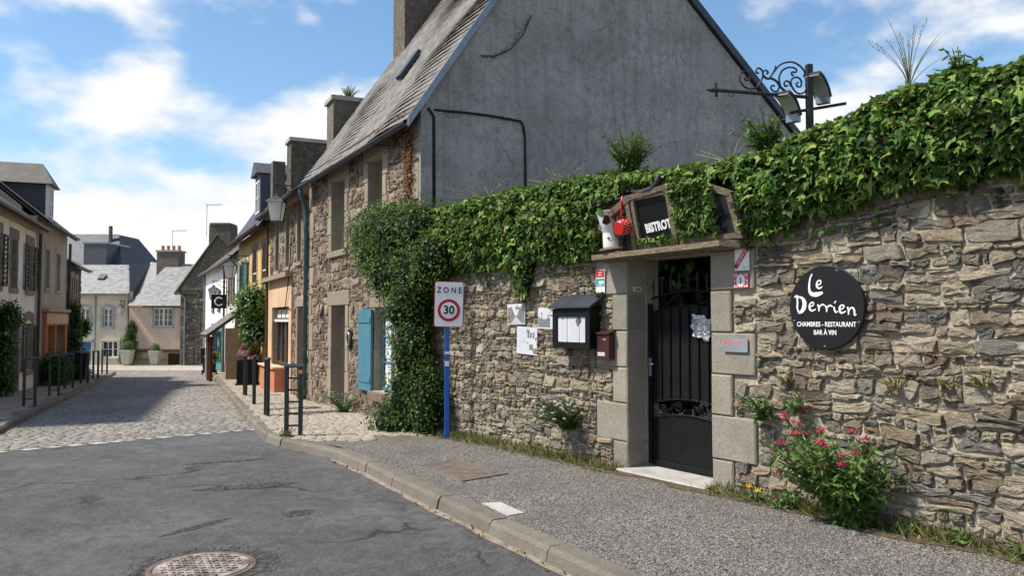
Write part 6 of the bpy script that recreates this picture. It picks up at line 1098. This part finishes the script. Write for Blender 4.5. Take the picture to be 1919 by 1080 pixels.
herb('ground_herb', 'low weedy plant between dandelion and red valerian', 'plant', wp(-.93, .14, -.02), 12, .2, .14, 'plant_leaf', (.05, .09), 5, T_LEAF, 'petal_red', .02, 6, tow*.3, fl_every=.1)
herb('wall_daisy', 'white daisy clump hanging on the wall below the menu box', 'flowering plant', wp(2.15, .08, .30), 130, .42, .38, 'vine_leaf', (.035, .065), 8, T_LANCE, 'petal_white', .024, 7, tow*.9-UP*.05, fl_every=.5)
herb('doorstep_daisy', 'white daisy clump beside the stone house doorstep', 'flowering plant', np.array(H.P(3.15, .28, -.2)), 60, .42, .42, 'plant_leaf', (.04, .07), 7, T_LANCE, 'petal_white', .018, 8, np.array(H.n)*.1, fl_every=.5)
for u, z, s_, lab in ((-1.84, 1.05, .15, 'largest yellowish stonecrop tuft in the wall beyond the round sign'), (-2.25, 1.10, .07, 'tiny middle stonecrop tuft in the wall'), (-2.5, 1.13, .09, 'farthest right stonecrop tuft in the wall'), (-.86, 1.05, .08, 'small stonecrop tuft in the wall beneath the round sign'), (1.62, 1.86, .08, 'small dry tuft under the guide sticker'), (-1.6, 2.55, .12, 'pale weed tuft just under the ivy edge')): herb('stonecrop', lab, 'plant', wp(u, .03, z), 16, s_, s_*.9, 'sedum_leaf', (.02, .035), 6, T_LEAF, None, .02, int(abs(u)*100), tow*.25, 'stonecrop tufts in the wall')
herb('crest_valerian', 'tall valerian with pink flowers growing on the wall top before the gable', 'flowering plant', wp(1.30, -.12, 3.22), 64, .50, .30, 'plant_leaf', (.06, .11), 10, T_LANCE, 'petal_red', .022, 9, None, fl_every=.22)
herb('crest_shrub', 'bright green leafy shoots beside the iron bracket post', 'plant', wp(-.5, -.25, 3.12), 26, .46, .28, 'plant_leaf', (.09, .15), 10, T_LANCE, None, .03, 10, np.array([-.1, 0, 0])); herb('crest_shrub', 'leafy shoots hanging from the ivy at the picture edge', 'plant', wp(-2.6, .22, 2.95), 14, .2, .25, 'plant_leaf', (.08, .13), 6, T_LANCE, None, .03, 12, NW*.2)
herb('crest_shrub', 'leafy shoots on the ivy crest beside the tall grass', 'plant', wp(-2.35, -.05, 3.4), 10, .2, .2, 'plant_leaf', (.07, .11), 5, T_LEAF, None, .03, 13)
def tallgrass(label, base, n, h, spread, mat='weed_leaf', seed=0, heads=True, name='tall_grass'):
    rs = np.random.RandomState(seed); o = thing(name, label, 'grass', tuple(base)); m = MB(); sd = MB(); base = np.array(base)
    for i in range(n):
        a = rs.uniform(0, 6.28); hh = h*rs.uniform(.35, 1.0); out = np.array([math.cos(a), math.sin(a), 0])*spread*rs.uniform(.2, 1); pts = [base+out*t_**2+UP*hh*t_ for t_ in np.linspace(0, 1, 6)]; m.tube([Vector(p) for p in pts], [.004, .004, .003, .003, .002, .001], 3)
        if heads and rs.rand() < .5:
            for k in range(9): p = pts[4]*(1-k/8)+pts[5]*(k/8)+rs.normal(0, .007, 3); p = Vector(p); sd.add([p+Vector((.004, 0, 0)), p+Vector((-.004, .003, 0)), p+Vector((0, 0, .022))], [(0, 1, 2)])
    m.build('blades', mat, o)['kind'] = 'stuff'
    if sd.v: sd.build('seed_heads', 'dry_grass', o)['kind'] = 'stuff'
tallgrass('tall seeding grass standing on the ivy crest at the right', wp(-1.93, -.1, 3.38), 22, .62, .3, 'weed_leaf', 1); tallgrass('thin dry grass in front of the grey gable near the bracket', wp(.0, -.3, 3.1), 8, .6, .5, 'dry_grass', 2); tallgrass('low grass on the wall top beside the climbing shrub', wp(4.3, -.2, 3.2), 60, .35, .7, 'weed_leaf', 3); tallgrass('thin grass on the wall top between shrub and valerian', wp(2.6, -.2, 3.2), 26, .35, .8, 'dry_grass', 4)
c0 = Rr.P(.4, -1.0, 7.05); herb('chimney_weed', 'weeds growing on top of the stone chimney', 'plant', np.array(c0), 46, .34, .30, 'plant_leaf', (.04, .07), 8, T_LANCE, None, .03, 14)
# ---- weeds along the wall foot
def foot_weeds(n, gen, mat, name, lab, size, tm, jn=.6): rs = np.random.RandomState(len(lab)); P = np.array([gen(rs) for _ in range(n)]); return tag(leaves(name, None, mat, P, UP+rs.normal(0, .6, (n, 3)), np.concatenate([rs.normal(0, .7, (n, 2)), np.full((n, 1), .8)], 1), rs.uniform(*size, n), tm, .3, .3, seed=3), lab, None, None, 'stuff')
def gw_(rs):
    while True:
        u = rs.uniform(-3.4, 5.2)
        if -.05 < u < 1.22: continue
        if rs.rand() > .25+.75*max(0, nz3(u*1.6, 2)+.45)*(1 if u > 1.2 else .7): continue
        return wp(u, .03+abs(rs.normal(0, .15 if u > 1.2 else .10)), zg(W.P(u).y)-.004)
foot_weeds(5600, gw_, 'weed_leaf', 'grass', 'yellowish weeds and grass along the foot of the stone wall', (.05, .17), T_BLADE); foot_weeds(1500, gw_, 'plant_leaf', 'undergrowth', 'small leafy weeds along the foot of the stone wall', (.02, .06), T_LEAF)
def lit(rs): u = rs.uniform(-3.4, 5.0); return wp(u, .05+abs(rs.normal(0, .25)), zg(W.P(u).y)+.004)
foot_weeds(900, lit, 'dry_leaf', 'litter', 'dry leaf litter along the wall foot', (.010, .024), T_LEAF)
def lit2(rs): y = rs.uniform(3.5, 10.8); return np.array([kr(y)-.26+rs.normal(0, .03), y, zg(y)+RD+.01])
foot_weeds(160, lit2, 'dry_leaf', 'leaf_litter', 'dry leaves caught along the kerb gutter', (.015, .04), T_LEAF)
def hb(rs): u = rs.choice([rs.uniform(.6, 3.9), rs.uniform(5.2, 7.3)]); q = H.P(u, .04+abs(rs.normal(0, .1)), 0); return np.array([q.x, q.y, zg(q.y)-.005])
foot_weeds(500, hb, 'weed_leaf', 'weeds', 'weeds along the foot of the stone house', (.04, .12), T_BLADE)
herb('kerb_weed', 'weed tuft at the foot of the nearest bollard', 'plant', np.array(gp_(-3.22, 11.5)), 14, .13, .12, 'weed_leaf', (.05, .09), 4, T_LANCE, None, .03, 15); herb('pipe_weed', 'weed tuft at the foot of the grey downpipe', 'plant', np.array(H.P(6.9, .2, -.3)), 18, .3, .2, 'plant_leaf', (.06, .1), 5, T_LANCE, None, .03, 16)
for k, (u, n_) in enumerate(((-1.95, .12), (-2.35, .1), (-2.75, .14))): herb('wall_foot_plant', ('small green seedling just past the large valerian', 'middle green seedling along the wall foot', 'green seedling in the corner of the picture at the wall foot')[k], 'plant', wp(u, n_, -.01), 8, .12, .08, 'plant_leaf', (.05, .09), 3, T_LEAF, None, .03, 20+k, None, 'seedlings along the wall foot')
# ---- greenery down the street
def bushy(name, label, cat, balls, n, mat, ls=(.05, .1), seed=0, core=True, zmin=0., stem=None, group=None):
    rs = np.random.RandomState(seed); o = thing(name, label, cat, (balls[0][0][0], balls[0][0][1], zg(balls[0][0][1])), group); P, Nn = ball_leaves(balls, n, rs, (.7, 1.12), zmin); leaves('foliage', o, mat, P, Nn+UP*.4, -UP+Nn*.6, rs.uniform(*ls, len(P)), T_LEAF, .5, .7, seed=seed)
    if core: lump_mesh('twig_shade_core', o, balls, 'leaf_gap_shade', 2, .7)  # twig core with the inner shade painted in as near-black
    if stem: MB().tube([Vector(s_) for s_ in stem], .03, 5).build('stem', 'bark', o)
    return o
rp_ = lambda u, n, z: tuple(Rr.P(u, n, z)); lp = lambda u, n, z: tuple(L.P(u, n, z))
bushy('climbing_rose', 'light green climber on the yellow house front', 'climber', [(rp_(6.9, .3, 2.2), (.55, .35, .55)), (rp_(7.8, .3, 1.9), (.6, .35, .6)), (rp_(7.0, .3, 1.3), (.45, .3, .6)), (rp_(8.6, .25, 2.3), (.5, .3, .35))], 3200, 'plant_leaf', (.07, .13), 31, stem=[rp_(6.8, .1, -.5), rp_(6.9, .15, 1.0), rp_(7.2, .2, 2.0)])
bushy('creeper', 'dark creeper beside the front door of the white townhouse', 'climber', [(lp(-4.4, .2, 1.7), (.28, .22, .4)), (lp(-4.0, .2, 1.6), (.25, .2, .25)), (lp(-4.6, .2, .9), (.25, .22, .5)), (lp(-4.5, .2, .1), (.2, .2, .4))], 1800, 'vine_leaf', (.06, .11), 32, stem=[lp(-4.5, .1, -.4), lp(-4.3, .1, 2.0)])
bushy('shrub', 'dark green shrub before the orange shopfront', 'shrub', [(lp(.75, .45, .1), (.5, .4, .55)), (lp(1.3, .4, -.05), (.5, .4, .45))], 2200, 'vine_leaf', (.05, .1), 33); bushy('creeper', 'dark creeper on the small stone house corner', 'climber', [(lp(5.8, .25, .6), (.35, .25, .9)), (lp(5.9, .25, 1.7), (.3, .2, .7)), (lp(8.9, .2, 1.3), (.25, .2, .4))], 2400, 'vine_leaf', (.06, .11), 34, stem=[lp(5.8, .1, -.5), lp(5.8, .1, 2.0)])
bushy('creeper', 'dark climbing plant between the cream and pink houses', 'climber', [((-22.75, 47.6, .0), (.5, .3, .8)), ((-22.6, 47.6, 1.0), (.3, .25, .5)), ((-22.9, 47.6, -.7), (.4, .3, .5))], 2400, 'vine_leaf', (.08, .14), 35, stem=[(-22.8, 47.7, -1.1), (-22.7, 47.7, 1.0)])
bushy('hydrangea', 'pale flowering plant on the ground between left bollards', 'flowering plant', [(tuple(gp_(-15.5, 28.9, .25)), (.3, .3, .28))], 500, 'plant_leaf', (.08, .13), 36); o = [x for x in bpy.data.objects if x.name.startswith('hydrangea')][0]
P = ball_leaves([(tuple(gp_(-15.5, 28.9, .32)), (.28, .28, .27))], 260, np.random.RandomState(3), (1.0, 1.15), .2)[0]; leaves('blossom', o, 'petal_white', P, UP, UP, .07, T_LEAF, 1, 1)
def planter(p, label, r=.36, h=.62, ball=.28, ls=38):
    o = thing('planter', label, 'planter', p, 'pale planters before the end houses'); m0 = Matrix.Translation(p) @ Matrix.Rotation(R_(45), 4, 'Z'); MB().lathe(m0, [(r*.72, 0), (r, h), (r*1.06, h), (r*1.06, h+.06), (r*.9, h+.06), (r*.88, h-.03)], 4).build('pot', 'pale_pot', o); MB().lathe(m0, [(r*.87, h-.02), (r*.8, h+.01)], 4).build('soil', 'earth', o)
    return bushy('potted_shrub', label.replace('pale planter', 'clipped shrub in the planter'), 'shrub', [((p[0], p[1], p[2]+h+ball*.85), (ball, ball, ball))], 700, 'plant_leaf', (.05, .09), ls, zmin=.3)
planter(gp_(-22.3, 46.5), 'pale planter with loose shrub before the cream house', .42, .75, .3, 38); planter(gp_(-20.9, 47.0), 'pale planter with round shrub before the pink house', .40, .7, .26, 39)
bushy('flower_tub_plant', 'orange flowering plant by the porch of the yellow house', 'flowering plant', [(rp_(14.6, .8, .15), (.3, .3, .25))], 500, 'plant_leaf', (.05, .09), 40)
bushy('thicket', 'dark garden thicket seen over gate spear tips, overhead clump added to block sun', 'shrub', [(tuple(W.P(.6, -2.0, 1.2)), (1.5, 1.0, 1.5)), (tuple(W.P(2.3, -1.9, 1.5)), (1.3, 1.1, 1.6)), (tuple(W.P(-.9, -1.9, 1.5)), (1.3, 1.0, 1.5)), (tuple(W.P(1.2, -1.6, 2.5)), (1.7, .9, .75)), (tuple(W.P(3.6, -1.9, 1.6)), (1.2, 1.0, 1.5)), (tuple(W.P(.7, -1.0, 2.85)), (1.5, .75, .35))], 6000, 'vine_leaf', (.08, .15), 41)  # last clump is unseen, added overhead to keep sun off the leaves
for k, x in enumerate((-18.6, -17.9)):
    o = thing('hoop_barrier', ('low black hoop barrier by the stone gable, left one', 'low black hoop barrier by the stone gable, right one')[k], 'barrier', gp_(x, 45.8), 'hoop barriers by the stone gable'); b = gp_(x, 45.8); MB().tube([b, b+Vector((0, 0, .8)), b+Vector((.1, 0, .9)), b+Vector((.35, 0, .9)), b+Vector((.45, 0, .8)), b+Vector((.45, 0, 0))], .03, 6).build('hoop', 'bollard_paint', o); MB().tube([b+Vector((0, 0, .45)), b+Vector((.45, 0, .45))], .02, 5).build('rail', 'bollard_paint', o)
